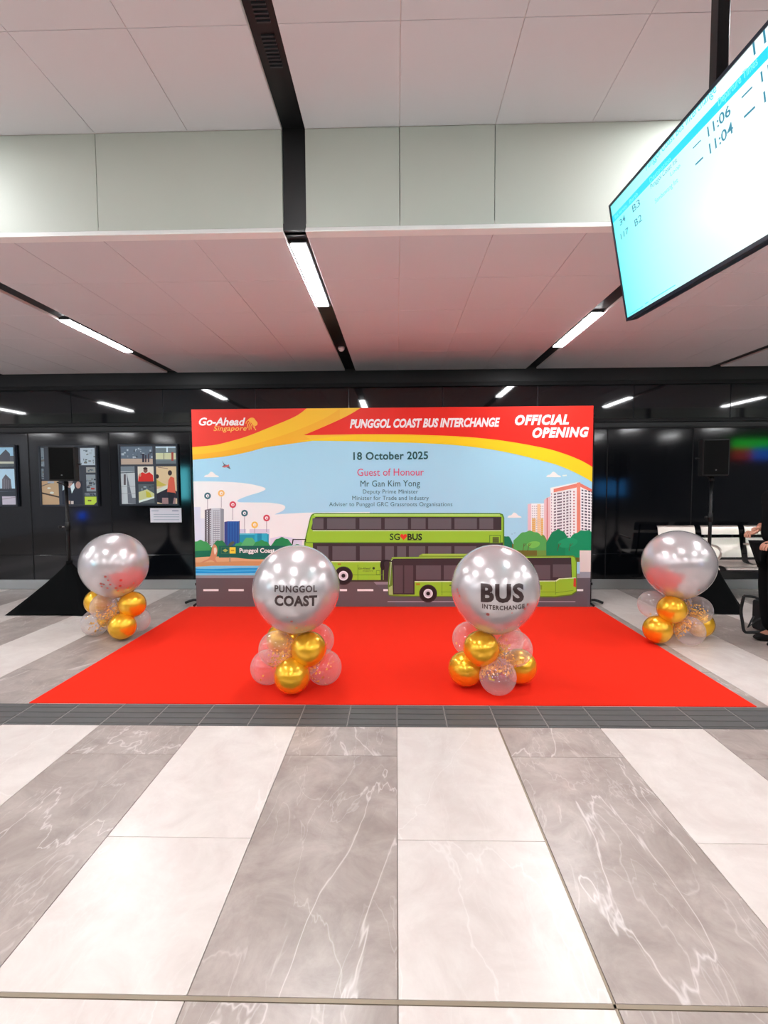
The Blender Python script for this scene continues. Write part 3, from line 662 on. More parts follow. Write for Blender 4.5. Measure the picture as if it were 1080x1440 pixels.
def hit(x, y, c, R, k=1.0):
    v = ray(x, y).normalized(); oc = EYE - c; R = R * k
    # ellipsoid is a sphere above its equator and slightly longer below: iterate
    t = None; b_ = v.dot(oc); disc = b_ * b_ - (oc.dot(oc) - R * R)
    t = -b_ - math.sqrt(max(disc, 0)); p = EYE + v * t
    for _ in range(6):
        q = p - c; kz = q.z / R
        if kz < 0:
            # radius of the pear shape in this direction
            z0 = kz
            for _ in range(4): z0 = kz / (1 + .063 * (-z0) ** 1.5) if z0 < 0 else kz
            z0 = max(-1, z0); f = 1 - .063 * z0 * z0
            rad = math.sqrt((math.sqrt(max(0, 1 - z0 * z0)) * f) ** 2 + (z0 * (1 + .063 * (-z0) ** 1.5)) ** 2) * R
            rr = rad
        else: rr = R
        disc = b_ * b_ - (oc.dot(oc) - rr * rr); t = -b_ - math.sqrt(max(disc, 0)); p = EYE + v * t
    return p
def letter(lines, big, bo):
    for i, (txt, x0, x1, y0, cap, kw, arc) in enumerate(lines):
        t = MB(); put_text(t, txt, m_ink, (0, 0, 0), (1, 0, 0), (0, 1, 0), **kw)
        for k in range(1, 40): bmesh.ops.bisect_plane(t.bm, geom=t.bm.verts[:] + t.bm.edges[:] + t.bm.faces[:], plane_co=(k / 40, 0, 0), plane_no=(1, 0, 0))
        for k in range(1, 6): bmesh.ops.bisect_plane(t.bm, geom=t.bm.verts[:] + t.bm.edges[:] + t.bm.faces[:], plane_co=(0, k / 6, 0), plane_no=(0, 1, 0))
        for v in t.bm.verts:
            u, h = v.co.x, v.co.y; v.co = hit(x0 + (x1 - x0) * u, y0 - cap * h + arc * 4 * u * (1 - u), big, .3, 1.0035)
        t.build('lettering', bo)
YCL = 3.42
def P(x, y, Y): q = atY(x, y, Y); return (q.x, q.y, q.z)
def small(kind, x, y, Y, fl_=0):
    q = atY(x, y, Y); z = q.z
    if z < .2: z = .134 if q.x > -1.5 else .128
    return (kind, (q.x, q.y, z), fl_)
big = atY(417, 827, YCL)
r, bo = cluster('balloon_stack', (big.x, YCL, .006), 'balloon stack with PUNGGOL COAST lettering, left one of the two on the red carpet', big,
    [small('g', 411, 957, 3.34), small('c', 377, 948, 3.50, 8), small('c', 456, 944, 3.50, 30), small('c', 428, 935, 3.66, 0),
     small('c', 389, 912, 3.40, 170), small('g', 434, 913, 3.40), small('c', 446, 900, 3.60, 12), small('g', 398, 899, 3.60)],
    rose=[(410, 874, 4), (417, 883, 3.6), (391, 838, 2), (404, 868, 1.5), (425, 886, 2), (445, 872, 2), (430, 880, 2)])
letter([('PUNGGOL', 386, 446, 832, 9.4, dict(bold=.03, spacing=1.14), 1.0), ('COAST', 386, 446, 851, 14, dict(bold=.045, spacing=1.08), .8)], big, bo)
big = atY(696, 827, YCL)
r, bo = cluster('balloon_stack', (big.x, YCL, .006), 'balloon stack with BUS INTERCHANGE lettering, right one of the two on the red carpet', big,
    [small('c', 700, 957, 3.34, 200), small('g', 655, 943, 3.48), small('g', 730, 941, 3.53), small('g', 690, 935, 3.66),
     small('g', 677, 912, 3.39), small('c', 723, 912, 3.41, 110), small('c', 660, 898, 3.60, 10), small('c', 712, 900, 3.6, 0)],
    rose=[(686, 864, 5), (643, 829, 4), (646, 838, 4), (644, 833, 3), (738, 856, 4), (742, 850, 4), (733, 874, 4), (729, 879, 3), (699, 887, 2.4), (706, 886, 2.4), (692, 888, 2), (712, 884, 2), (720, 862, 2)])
letter([('BUS', 676, 737, 845, 25, dict(bold=.045, spacing=1.1), 1.2), ('INTERCHANGE', 678, 738, 855, 6.2, dict(bold=.03, spacing=1.14), 3.0)], big, bo)
big = atY(161, 794, 4.62)
cluster('balloon_stack', (big.x, 4.62, 0), 'plain silver balloon stack on the floor beside the left speaker stand', big,
    [small('g', 172, 884, 4.53), small('c', 134, 882, 4.66, 50), small('c', 193, 878, 4.76, 6), small('g', 156, 874, 4.86),
     small('c', 147, 853, 4.56, 90), small('g', 186, 850, 4.62), small('g', 138, 846, 4.72), small('c', 172, 845, 4.8, 0)],
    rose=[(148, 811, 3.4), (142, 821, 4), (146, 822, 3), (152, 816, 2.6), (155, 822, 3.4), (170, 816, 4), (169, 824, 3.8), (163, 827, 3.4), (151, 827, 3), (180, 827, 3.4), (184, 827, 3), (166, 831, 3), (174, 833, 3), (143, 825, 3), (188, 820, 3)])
big = atY(954, 793, 4.5)
cluster('balloon_stack', (big.x, 4.5, 0), 'plain silver balloon stack on the floor in front of the steel bench', big,
    [small('g', 925, 883, 4.44), small('c', 970, 885, 4.40, 130), small('g', 984, 880, 4.62), small('g', 945, 874, 4.72),
     small('g', 945, 857, 4.42), small('c', 917, 850, 4.58, 14), small('c', 981, 858, 4.52, 150), small('c', 952, 848, 4.7, 0)],
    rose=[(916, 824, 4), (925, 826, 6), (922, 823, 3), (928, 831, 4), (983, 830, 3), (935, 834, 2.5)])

# ------------------------------------------------------------ loudspeakers on skirted stands
m_cloth = mat('black_stretch_cloth', rgb(8, 9, 10), .95, spec=.1)
m_spk = mat('speaker_black', rgb(7, 8, 9), .6, bump=(300, .3)); m_grl = mat('speaker_grille', rgb(4, 5, 5), .85, spec=.15, bump=(900, .6))
m_chr = mat('chrome', rgb(200, 200, 200), .2, 1)
def speaker_set(px, py, corners, apexz, z0, z1, rz, lab1, lab2):
    r = empty('speaker_stand', (px, py, 0), label=lab1, cat='speaker stand')
    sk = MB(); per = []
    n = len(corners)
    for i in range(n):
        a = Vector(corners[i]); b2 = Vector(corners[(i + 1) % n])
        for k in range(10):
            u = k / 10; q = a.lerp(b2, u); pinch = .045 * math.sin(math.pi * u)
            per.append(Vector((q.x + (px - q.x) * pinch, q.y + (py - q.y) * pinch, .004 + .012 * math.sin(math.pi * u))))
    rings = []
    for j in range(13):
        t_ = j / 12; ring = []
        for i, q in enumerate(per):
            ang = math.atan2(q.y - py, q.x - px); top = Vector((px + .03 * math.cos(ang), py + .03 * math.sin(ang), apexz))
            s_ = t_ ** 1.05; zz = apexz + (q.z - apexz) * (t_ ** .93)
            fold = 1 + .018 * math.sin(i * 2.1) * math.sin(math.pi * t_)
            x = top.x + (q.x - top.x) * s_ * fold; y = top.y + (q.y - top.y) * s_ * fold; ring.append(sk.bm.verts.new((x, y, zz)))
        rings.append(ring)
    mi = sk.mi(m_cloth)
    for a, b2 in zip(rings, rings[1:]):
        for i in range(len(per)):
            f = sk.bm.faces.new((a[i], a[(i + 1) % len(per)], b2[(i + 1) % len(per)], b2[i])); f.material_index = mi; f.smooth = True
    sk.build('cloth_skirt', r)
    MB().tube([(px, py, .3), (px, py, z0 - .008)], .0185, m_pole, 14).build('pole', r)
    MB().tube([(px, py, apexz - .03), (px, py, apexz + .03)], .034, m_cloth, 16).build('skirt_collar', r)
    zk = apexz + .42
    MB().tube([(px, py, zk - .05), (px, py, zk + .05)], .027, m_black, 16).build('height_collar', r)
    kn = MB().tube([(px - .02, py - .01, zk), (px - .06, py - .03, zk)], .008, m_chr, 8); kn.ball((px - .065, py - .033, zk), .02, m_black, 12, 8); kn.build('knob', r)
    MB().tube([(px, py, z0 - .06), (px, py, z0 - .0065)], .026, m_black, 14).build('top_cup', r)
    MB().tube([(px - .02, py, z0 - .045), (px - .07, py - .05, z0 - .016)], .007, m_pole, 8).build('brace', r)
    s = empty('loudspeaker', (px, py, z0), rz, label=lab2, cat='speaker')
    w_, d_, h_ = .125, .14, z1 - z0
    T = Matrix.Translation((px, py, z0)) @ Matrix.Rotation(rz, 4, 'Z')
    # cabinet: a plan that narrows to the back
    cab = MB(); pl = [(-w_, -d_), (w_, -d_), (w_, d_ * .35), (w_ * .62, d_), (-w_ * .62, d_), (-w_, d_ * .35)]
    cab.prism([T @ Vector((x, y, 0)) for x, y in pl], (0, 0, h_), m_spk)
    bmesh.ops.bevel(cab.bm, geom=cab.bm.edges[:], offset=.006, segments=2, affect='EDGES'); cab.build('cabinet', s)
    MB().box((-w_ + .01, -d_ - .008, .014), (w_ - .01, -d_ + .002, h_ - .014), m_grl, .004, T).build('grille', s)
    MB().box((-.007, -d_ - .0105, .055), (.007, -d_ - .007, .067), m_chr, .001, T).build('badge', s)
    for sd in (-1, 1):
        h = MB(); pts = [T @ Vector((sd * w_, -.035, h_ * .5)), T @ Vector((sd * (w_ + .022), -.03, h_ * .5)), T @ Vector((sd * (w_ + .022), .03, h_ * .5)), T @ Vector((sd * w_, .035, h_ * .5))]
        h.tube(pts, .009, m_black, 8); h.build('side_handle', s)
    MB().box((-.05, -.05, -.004), (.05, .05, .006), m_black, .002, T).build('mounting_plate', s)
def zat(x, y, Y): return atY(x, y, Y).z
speaker_set(-3.73, 5.55, [(-4.37, 5.375, 0), (-3.425, 5.35, 0), (-3.21, 5.78, 0), (-4.15, 5.95, 0)], zat(88, 792, 5.55), zat(80, 676, 5.45), zat(80, 628, 5.45), math.radians(20),
    'black speaker stand with pyramid cloth skirt at the left, beside the left balloons', 'black loudspeaker on the left stand, in front of the second photo board')
speaker_set(3.50, 5.62, [(3.05, 5.46, 0), (3.775, 5.44, 0), (4.0, 5.80, 0), (3.2, 5.83, 0)], zat(992, 780, 5.62), zat(995, 669, 5.5), zat(995, 617.5, 5.5), math.radians(-17),
    'black speaker stand with cloth skirt at the right, behind the right balloons', 'black loudspeaker on the right stand, in front of the steel bench')

# ------------------------------------------------------------ steel waiting bench
m_ss = mat('polished_steel', rgb(226, 216, 208), .33, .85); m_bk = mat('bench_black', rgb(22, 22, 24), .4)
bench = empty('waiting_bench', (3.85, 6.2, 0), label='three-seat steel waiting bench against the black wall behind the right speaker', cat='bench')
def curved(name, x0, x1, prof, m, th=.008):
    t = MB(); n = len(prof); a = []
    for (y, z) in prof: a.append([t.bm.verts.new((x0, y, z)), t.bm.verts.new((x1, y, z))])
    bk = []
    for i, (y, z) in enumerate(prof):
        p0 = prof[max(i - 1, 0)]; p1 = prof[min(i + 1, n - 1)]; d = Vector((0, p1[0] - p0[0], p1[1] - p0[1])).normalized(); nn = Vector((0, -d.z, d.y)) * th
        bk.append([t.bm.verts.new((x0, y - nn.y, z - nn.z)), t.bm.verts.new((x1, y - nn.y, z - nn.z))])
    for i in range(n - 1):
        for f in ((a[i][0], a[i][1], a[i + 1][1], a[i + 1][0]), (bk[i][0], bk[i + 1][0], bk[i + 1][1], bk[i][1]), (a[i][0], a[i + 1][0], bk[i + 1][0], bk[i][0]), (a[i][1], bk[i][1], bk[i + 1][1], a[i + 1][1])): t.bm.faces.new(f)
    t.bm.faces.new((a[0][0], bk[0][0], bk[0][1], a[0][1])); t.bm.faces.new((a[-1][0], a[-1][1], bk[-1][1], bk[-1][0])); t.mi(m)
    for f in t.bm.faces: f.smooth = False
    return t.build(name, bench)
for x0 in (3.37, 3.92, 4.47):
    x1 = x0 + .47
    curved('seat', x0, x1, smooth([(5.80, .405), (5.83, .432), (5.9, .44), (6.1, .425), (6.2, .43), (6.24, .46)], 4), m_ss)
    curved('backrest', x0, x1, smooth([(6.245, .49), (6.26, .56), (6.285, .65), (6.30, .735)], 4), m_ss)
    curved('backrest', x0, x1, smooth([(6.305, .775), (6.315, .82), (6.33, .87), (6.35, .89)], 4), m_ss)
    for xx in (x0 + .06, x1 - .06): MB().tube([(xx, 6.10, .37), (xx, 6.25, .40), (xx, 6.31, .55), (xx, 6.335, .72), (xx, 6.37, .86)], .010, m_bk, 8).build('back_bracket', bench)
for xx in (3.333, 3.883, 4.433, 4.99):
    a = MB(); pts = smooth([(xx, 6.27, .655), (xx, 6.1, .67), (xx, 5.94, .662), (xx, 5.865, .62), (xx, 5.87, .555), (xx, 5.94, .5), (xx, 6.0, .44), (xx, 6.02, .385)], 5)
    a.tube(pts, .014, m_ss, 10); a.build('armrest', bench)
MB().box((3.29, 6.02, .345), (5.02, 6.10, .395), m_bk, .006).build('beam', bench)
for xx in (3.6, 4.72):
    MB().tube([(xx, 6.06, .36), (xx, 6.06, .05)], .025, m_ss, 12).tube(smooth([(xx, 5.82, .015), (xx, 5.95, .045), (xx, 6.06, .06), (xx, 6.2, .045), (xx, 6.32, .015)], 4), .018, m_ss, 10).build('leg', bench)

for ch_ in bench.children:
    if True: ch_.location.y += .15
# ------------------------------------------------------------ photo boards and notice on the wall
YPB = YW - .03
m_frm = mat('board_frame', rgb(40, 45, 54), .3, .3)
def board(px0, py0, px1, py1, label):
    a = atY(px0, py0, YPB); b2 = atY(px1, py1, YPB)
    r = empty('photo_board', ((a.x + b2.x) / 2, YW, b2.z), label=label, cat='photo board')
    MB().box((a.x, YPB, b2.z), (b2.x, YW - .001, a.z), mat('board_slate', rgb(46, 54, 66), .35), .002).build('board', r)
    f = MB(); e = .022
    for lo, hi in (((a.x, YPB - .012, b2.z), (a.x + e, YPB + .004, a.z)), ((b2.x - e, YPB - .012, b2.z), (b2.x, YPB + .004, a.z)), ((a.x + e, YPB - .012, a.z - e), (b2.x - e, YPB + .004, a.z)), ((a.x + e, YPB - .012, b2.z), (b2.x - e, YPB + .004, b2.z + e))): f.box(lo, hi, m_frm, .001)
    f.build('frame', r); return r
def photo(r, x0, y0, x1, y1, bg, shapes=()):
    A = atY(x0, y0, YPB); B_ = atY(x1, y1, YPB)
    p = Print(1, YPB, (A.x, B_.x, B_.z, A.z)); p.rect(x0 - 1, y0 - 1, x1 + 1, y1 + 1, bg)
    for s in shapes:
        if s[0] == 'r': p.rect(s[1], s[2], s[3], s[4], s[5], .3)
        elif s[0] == 'c': p.poly(circ(s[1], s[2], s[3], 12, s[4]), s[5], .3)
        elif s[0] == 'l': p.line(s[1], s[2], s[3], s[4], s[5], s[6], .3)
        else: p.poly(s[1], s[2], .3)
    p.build('photograph', r)
def clutter(x0, y0, x1, y1, cols, n):
    o = []
    for _ in range(n):
        x = random.uniform(x0, x1 - 2); y = random.uniform(y0, y1 - 1.5); o.append(('r', x, y, x + random.uniform(1, 5), y + random.uniform(.8, 3), random.choice(cols)))
    return o
GR = [(90, 98, 112), (130, 136, 146), (60, 64, 74), (170, 174, 182), (110, 100, 96)]
r = board(166, 624.5, 252, 711, 'rightmost photo board on the black wall, with people in red shirts')
photo(r, 169.5, 628, 215, 653, (96, 104, 118), clutter(169, 628, 215, 644, GR, 26) + [('r', 169, 645, 216, 654, (190, 158, 140)), ('r', 200, 638, 203, 650, (50, 46, 60)), ('r', 204, 640, 206, 650, (60, 50, 60)), ('r', 208, 639, 210, 650, (70, 60, 70))])
photo(r, 218.5, 627.5, 249, 652, (116, 124, 128), [('r', 219, 637, 249, 646, (214, 206, 166)), ('r', 219, 628, 249, 630, (190, 200, 210)), ('r', 234, 628, 236, 636, (220, 225, 230)), ('r', 230, 637, 231, 646, (120, 116, 96)), ('r', 241, 636, 244, 649, (170, 70, 60)), ('r', 219, 648, 249, 652, (110, 116, 120))])
photo(r, 169.5, 656, 191, 708.5, (196, 190, 192), [('r', 169, 656, 192, 663, (120, 124, 132)), ('p', [(180, 708), (178, 664), (186, 700), (191, 700), (191, 709)], (110, 108, 116)), ('r', 174, 667, 177, 682, (90, 76, 80)), ('l', 169, 684, 192, 684, .6, (150, 146, 150)), ('l', 169, 694, 192, 694, .6, (150, 146, 150)), ('l', 169, 665, 192, 664, 1.4, (90, 94, 102))])
photo(r, 193.5, 656, 216.5, 677, (232, 212, 196), [('p', [(194, 678), (195, 668), (200, 664), (205, 666), (210, 664), (215, 668), (216, 678)], (214, 44, 36)), ('c', 204.6, 661.5, 3, 3.6, (130, 84, 70)), ('c', 204.4, 658.8, 3.2, 1.8, (50, 36, 36)), ('c', 197, 668, 1.6, 2.4, (214, 150, 120))])
photo(r, 194.5, 681, 217.5, 707.5, (88, 92, 96), [('p', [(195, 692), (207, 688), (217, 694), (217, 699), (195, 704)], (206, 196, 140)), ('p', [(205, 690), (211, 693), (214, 700), (206, 699)], (206, 186, 60)), ('p', [(195, 704), (217, 698), (217, 700.5), (195, 707)], (226, 222, 214))] + clutter(196, 682, 216, 690, GR, 8))
photo(r, 219.5, 656, 251, 708.5, (226, 190, 150), [('p', [(219, 694), (238, 684), (250, 692), (250, 700), (232, 709), (219, 706)], (44, 40, 52)), ('p', [(219, 688), (236, 682), (238, 686), (219, 694)], (222, 214, 200)), ('p', [(235, 692), (237, 675), (240, 670), (245, 672), (247, 694)], (226, 96, 74)), ('c', 239, 665, 3, 3.8, (60, 42, 44)), ('c', 221, 670, 2.6, 3, (60, 44, 40)), ('p', [(219, 684), (220, 674), (226, 678), (234, 682), (226, 684)], (206, 180, 80)), ('l', 222, 657, 236, 659, .8, (140, 110, 100)), ('r', 228, 700, 247, 709, (176, 130, 130)), ('p', [(236, 692), (246, 693), (243, 709), (237, 709)], (34, 32, 42))])
r = board(54, 627, 139, 712, 'middle photo board on the black wall, partly hidden by the left loudspeaker')
photo(r, 57, 676.5, 83.5, 709.5, (200, 158, 124), [('l', 57, 684, 74, 678, 1.4, (120, 100, 92)), ('l', 57, 693, 84, 699, 2.2, (70, 56, 50)), ('c', 69, 686.5, 2.6, 1.2, (226, 214, 204)), ('c', 73, 693, 3, 1.6, (228, 216, 206)), ('r', 67, 677, 76, 679.5, (170, 176, 190))])
photo(r, 86.5, 676.5, 117, 709.5, (42, 44, 56), [('c', 98, 681, 4, 5, (196, 150, 140)), ('c', 110, 682, 3.6, 5, (190, 142, 130)), ('c', 98, 677.5, 4.4, 2.2, (140, 120, 120)), ('p', [(99, 684), (104, 679), (105, 686), (101, 694)], (226, 228, 232)), ('p', [(88, 680), (92, 678), (91, 688), (88, 690)], (206, 210, 216)), ('r', 96, 704, 99, 709, (196, 150, 130)), ('r', 100, 704.5, 103.5, 709, (224, 200, 190))])
photo(r, 112.5, 630, 134.5, 654, (190, 192, 200), clutter(113, 630, 134, 654, GR, 16)); photo(r, 104, 631, 111, 654, (140, 146, 156), [('r', 104, 646, 111, 654, (190, 150, 120))]); photo(r, 121, 657, 134.5, 664.5, (160, 152, 146), clutter(121, 657, 134, 664, GR, 5)); photo(r, 121, 667.5, 135, 691, (150, 150, 156), clutter(121, 668, 134, 688, GR, 14) + [('r', 128, 686, 133, 688.4, (190, 60, 50))]); photo(r, 57, 630, 62.5, 656, (128, 132, 140), clutter(57, 630, 62, 656, GR, 8)); photo(r, 57.5, 659, 62, 674, (120, 124, 132), clutter(57.5, 659, 62, 674, GR, 5)); photo(r, 104.5, 668, 111, 675, (150, 150, 160)); photo(r, 119, 693, 135, 697, (120, 120, 128), clutter(119, 693, 135, 697, GR, 5))
photo(r, 119, 698.5, 136, 710, (196, 208, 70), [('p', [(132, 710.2), (136.2, 706), (136.2, 710.2)], (46, 54, 66)), ('r', 123.5, 703, 128.5, 705, (110, 90, 50))])
r = board(-62, 626, 25.5, 712.5, 'leftmost photo board on the black wall, cut by the left edge, with tower photos')
photo(r, -30, 629.5, 22, 656, (170, 200, 222), [('p', [(-2, 650), (0, 640), (8, 632), (14, 638), (15, 650)], (92, 88, 96)), ('r', 14, 641, 22, 650, (104, 100, 108)), ('r', -30, 649, 22, 653, (216, 204, 186)), ('r', -30, 652, 22, 656, (90, 92, 96))])
photo(r, -30, 659.5, 23, 691, (196, 214, 234), [('p', [(3, 690), (3, 674), (8, 667), (15, 674), (17, 690)], (106, 96, 106)), ('r', -30, 687, 23, 691, (60, 60, 70))] + [('r', 4 + 2.4 * k, 672 + k, 4.6 + 2.4 * k, 688, (150, 140, 148)) for k in range(4)])
photo(r, 3, 698, 24, 709.5, (206, 186, 198), [('l', 3, 702, 24, 699, 1.2, (170, 150, 160))])
photo(r, -30, 694, 0, 709.5, (90, 96, 104), clutter(-30, 694, 0, 709, GR, 12)); photo(r, -58, 630, -34, 709, (150, 150, 156), clutter(-58, 630, -34, 709, GR, 20))
a = atY(211, 714.5, YW - .004); b2 = atY(255.5, 734.5, YW - .004)
r = empty('paper_notice', ((a.x + b2.x) / 2, YW, b2.z), label='small white paper notice stuck below the rightmost photo board', cat='notice')
MB().box((a.x, YW - .004, b2.z), (b2.x, YW - .0005, a.z), mat('paper', rgb(226, 228, 238), .6)).build('sheet', r)
p = Print(1, YW - .004, (a.x, b2.x, b2.z, a.z)); p.rect(213, 718, 223, 719, (150, 154, 170)); p.rect(242, 717.8, 251, 719, (120, 126, 150))
for y in (723, 726.4, 730.4): p.rect(216, y, 252, y + .7, (160, 162, 176), 0)
p.build('printed_lines', r)

# ------------------------------------------------------------ hanging departure display
dirv = ray(551.5, 643.7).normalized()                          # its long edges run this way, away from the camera
TL = atY(857, 289, 2.75); vb = ray(882, 452); tt = (TL - EYE).dot(dirv) / vb.dot(dirv); BL = EYE + vb * tt
Uv = (TL - BL).normalized(); Rv = -dirv; Nv = Rv.cross(Uv).normalized()  # Nv faces the hall on the left
if Nv.x > 0: Nv = -Nv
HT = (TL - BL).length; LT = 1.42
disp = empty('departure_display', (TL + Rv * LT / 2 - Uv * HT / 2)[:], label='large lit cyan departure display hanging from the ceiling at upper right', cat='display')
def D(u, v, n=0): return TL + Rv * u - Uv * v + Nv * n
DT = Matrix((Rv, -Uv, Nv)).transposed().to_4x4(); DT.translation = TL
DT = Matrix((( Rv.x, -Uv.x, Nv.x, TL.x), (Rv.y, -Uv.y, Nv.y, TL.y), (Rv.z, -Uv.z, Nv.z, TL.z), (0, 0, 0, 1)))
m_bez = mat('display_bezel', rgb(10, 22, 44), .3)
MB().box((0, 0, -.055), (LT, HT, -.002), m_bez, .004, DT).build('housing', disp)
bz = MB(); e = .012
for lo, hi in (((0, 0, -.002), (LT, e, .006)), ((0, HT - e * 1.3, -.002), (LT, HT, .006)), ((0, e, -.002), (e, HT - e * 1.3, .006)), ((LT - e, e, -.002), (LT, HT - e * 1.3, .006))): bz.box(lo, hi, m_bez, .001, DT)
bz.build('bezel', disp)
def emat(nm, c, s):
    m = bpy.data.materials.new(nm); m.use_nodes = True; bb_ = m.node_tree.nodes['Principled BSDF']; bb_.inputs['Base Color'].default_value = (.02, .02, .02, 1); bb_.inputs['Roughness'].default_value = .25
    bb_.inputs['Emission Color'].default_value = c; bb_.inputs['Emission Strength'].default_value = s; return m
m_scr = emat('screen_glare_ramp', (.3, 1, 1, 1), 1.0); nt = m_scr.node_tree
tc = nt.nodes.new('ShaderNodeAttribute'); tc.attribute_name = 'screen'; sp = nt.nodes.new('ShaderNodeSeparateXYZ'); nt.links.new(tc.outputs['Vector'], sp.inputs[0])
rp = nt.nodes.new('ShaderNodeValToRGB'); rp.color_ramp.elements[0].color = (.17, .98, 1, 1); rp.color_ramp.elements[1].color = (.82, 1, 1, 1); rp.color_ramp.elements[1].position = .75  # paints the panel's viewing-angle glare into its emission, cyan to white
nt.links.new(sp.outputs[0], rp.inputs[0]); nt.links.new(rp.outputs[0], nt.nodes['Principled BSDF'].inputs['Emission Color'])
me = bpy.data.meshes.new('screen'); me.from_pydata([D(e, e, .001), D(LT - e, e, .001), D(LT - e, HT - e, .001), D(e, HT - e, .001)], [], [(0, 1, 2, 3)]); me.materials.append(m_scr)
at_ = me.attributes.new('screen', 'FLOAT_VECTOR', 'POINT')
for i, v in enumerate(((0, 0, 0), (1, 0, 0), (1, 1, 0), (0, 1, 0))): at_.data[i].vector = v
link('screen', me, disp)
def onD(x, y, n=.002): v = ray(x, y); t_ = (TL + Nv * n - EYE).dot(Nv) / v.dot(Nv); return EYE + v * t_
m_band = emat('screen_band', (.0, .62, 1, 1), .95); m_txt = emat('screen_text', (.02, .22, .33, 1), .9); m_txl = emat('screen_text_soft', (.06, .62, .75, 1), 1); m_txc = emat('screen_text_pale', (.2, .95, 1, 1), 1.0)
def dband(x0, y0, x1, y1, hx, hy, m, ext=None):
    """stripe from far-left pixel to the right, its height given by a second pixel"""
    a = onD(x0, y0); u0_ = (a - TL).dot(Rv); v0 = -(a - TL).dot(Uv); b2 = onD(x1, y1); u1 = (b2 - TL).dot(Rv) if ext is None else ext; c = onD(hx, hy); v1 = -(c - TL).dot(Uv)
    return u0_, u1, v0, v1
t = MB(); u0_, u1, v0, v1 = dband(861.7, 303.5, 1080, 64.7, 863.2, 312.6, None, LT - e)
t.face([D(e, v0, .0016), D(LT - e, v0, .0016), D(LT - e, v1, .0016), D(e, v1, .0016)], m_band); t.build('header_band', disp)
def dtext(t, txt, x0, y0, x1, y1, hx, hy, m, **k):
    a = onD(x0, y0); b2 = onD(x1, y1); h = onD(hx, hy); cap = (h - a).dot(Uv); wd = (b2 - a).dot(Rv); 
    t = MB(); put_text(t, txt, m, a, Rv * wd, Uv * cap, **k); t.build('screen_text', disp)
t = MB()
dtext(t, 'Punggol Coast Bus Interchange', 908.6, 240, 1008.6, 136, 909.5, 227.5, m_txl, bold=.01)
dtext(t, '11:01', 1060, 78.5, 1118, 16, 1058, 58, m_txt, bold=.0)
t = MB()
dtext(t, 'Bus Service', 865, 308, 881.5, 290.8, 865, 303.2, m_txc); dtext(t, 'Berth', 885.5, 286.5, 897, 274.6, 885.5, 281, m_txc); dtext(t, 'Destination', 914, 257, 943.5, 226, 914, 250, m_txc); dtext(t, 'Departure Times', 1010.5, 149.5, 1066, 91, 1010, 138.5, m_txc, bold=.01)
t = MB()
dtext(t, '34', 872, 317.5, 879.8, 310.3, 871.5, 309, m_txt, bold=.01); dtext(t, 'B3', 890, 299, 900.5, 289.5, 889.5, 289, m_txt); dtext(t, '117', 873.5, 337, 884.5, 328, 873.2, 328.5, m_txt, bold=.01); dtext(t, 'B2', 893.2, 319, 903, 310.3, 892.8, 309, m_txt)
dtext(t, 'Punggol Coast Int', 915.2, 266, 953, 232.5, 914.5, 259.5, m_txt); dtext(t, 'Loop', 943, 248, 957, 236, 943, 242, m_txl); dtext(t, 'Sembawang Int', 921.5, 286.5, 954, 259, 921, 280, m_txl)
t = MB()
dtext(t, '11:06', 996, 192.5, 1028, 161.5, 994, 179.5, m_txt, bold=.012); dtext(t, '11:04', 998.4, 216.5, 1031.5, 184.5, 996.5, 203, m_txt, bold=.012)
dtext(t, '11:16', 1071, 116, 1112, 74, 1069, 102, m_txt, bold=.012); dtext(t, '11:14', 1075, 144.5, 1118, 101, 1073, 130, m_txt, bold=.012)
for (x0, y0, x1, y1, hh) in ((974.5, 209.5, 985.8, 198.8, 1.9), (978, 233, 988.8, 222.5, 2.8), (1043, 138.8, 1058, 123.5, 2.6), (1046.5, 166.5, 1062, 151.5, 3.4)):
    a = onD(x0, y0); b2 = onD(x1, y1); h = onD(x0, y0 - hh); wd = (b2 - a).dot(Rv); cp = (h - a).dot(Uv); t = MB(); t.face([a, a + Rv * wd, a + Rv * wd + Uv * cp, a + Uv * cp], m_txt); t.build('dash', disp)
t = MB()
for (x0, y0, x1, y1) in ((885, 443, 904, 430.5), (907, 428, 912, 425), (916, 422, 950, 402)):
    a = onD(x0, y0); b2 = onD(x1, y1); wd = (b2 - a).dot(Rv); t.face([a, a + Rv * wd, a + Rv * wd + Uv * .004, a + Uv * .004], m_txl)
t.build('footer_line', disp)
PYY = 1.96
for _ in range(8):
    px_ = TL.x - ((PYY - TL.y) * Nv.y + (2.95 - TL.z) * Nv.z) / Nv.x + .095
    PYY = px_ / atY(1012, 60, 1).x
base = Vector((px_, 1.93, 2.7))
m_pl = mat('display_pole', rgb(20, 21, 24), .25, .7)
MB().box((px_ - .022, PYY - .025, 2.78), (px_ + .022, PYY + .025, HU + .021), m_pl, .004).build('hanging_pole', disp)
MB().box((px_ - .07, PYY - .07, HU - .012), (px_ + .07, PYY + .07, HU - .001), m_pl, .003).build('ceiling_plate', disp)
q = D(LT * .55, HT * .4, -.055); MB().box((LT * .42, HT * .12, -.10), (LT * .72, HT * .6, -.056), m_pl, .004, DT).build('rear_mount', disp)
for z in (3.0, 3.2): MB().tube([(px_ + .02, PYY, z), (px_ + .028, PYY, z)], .006, m_chr, 8).build('bolt', disp)

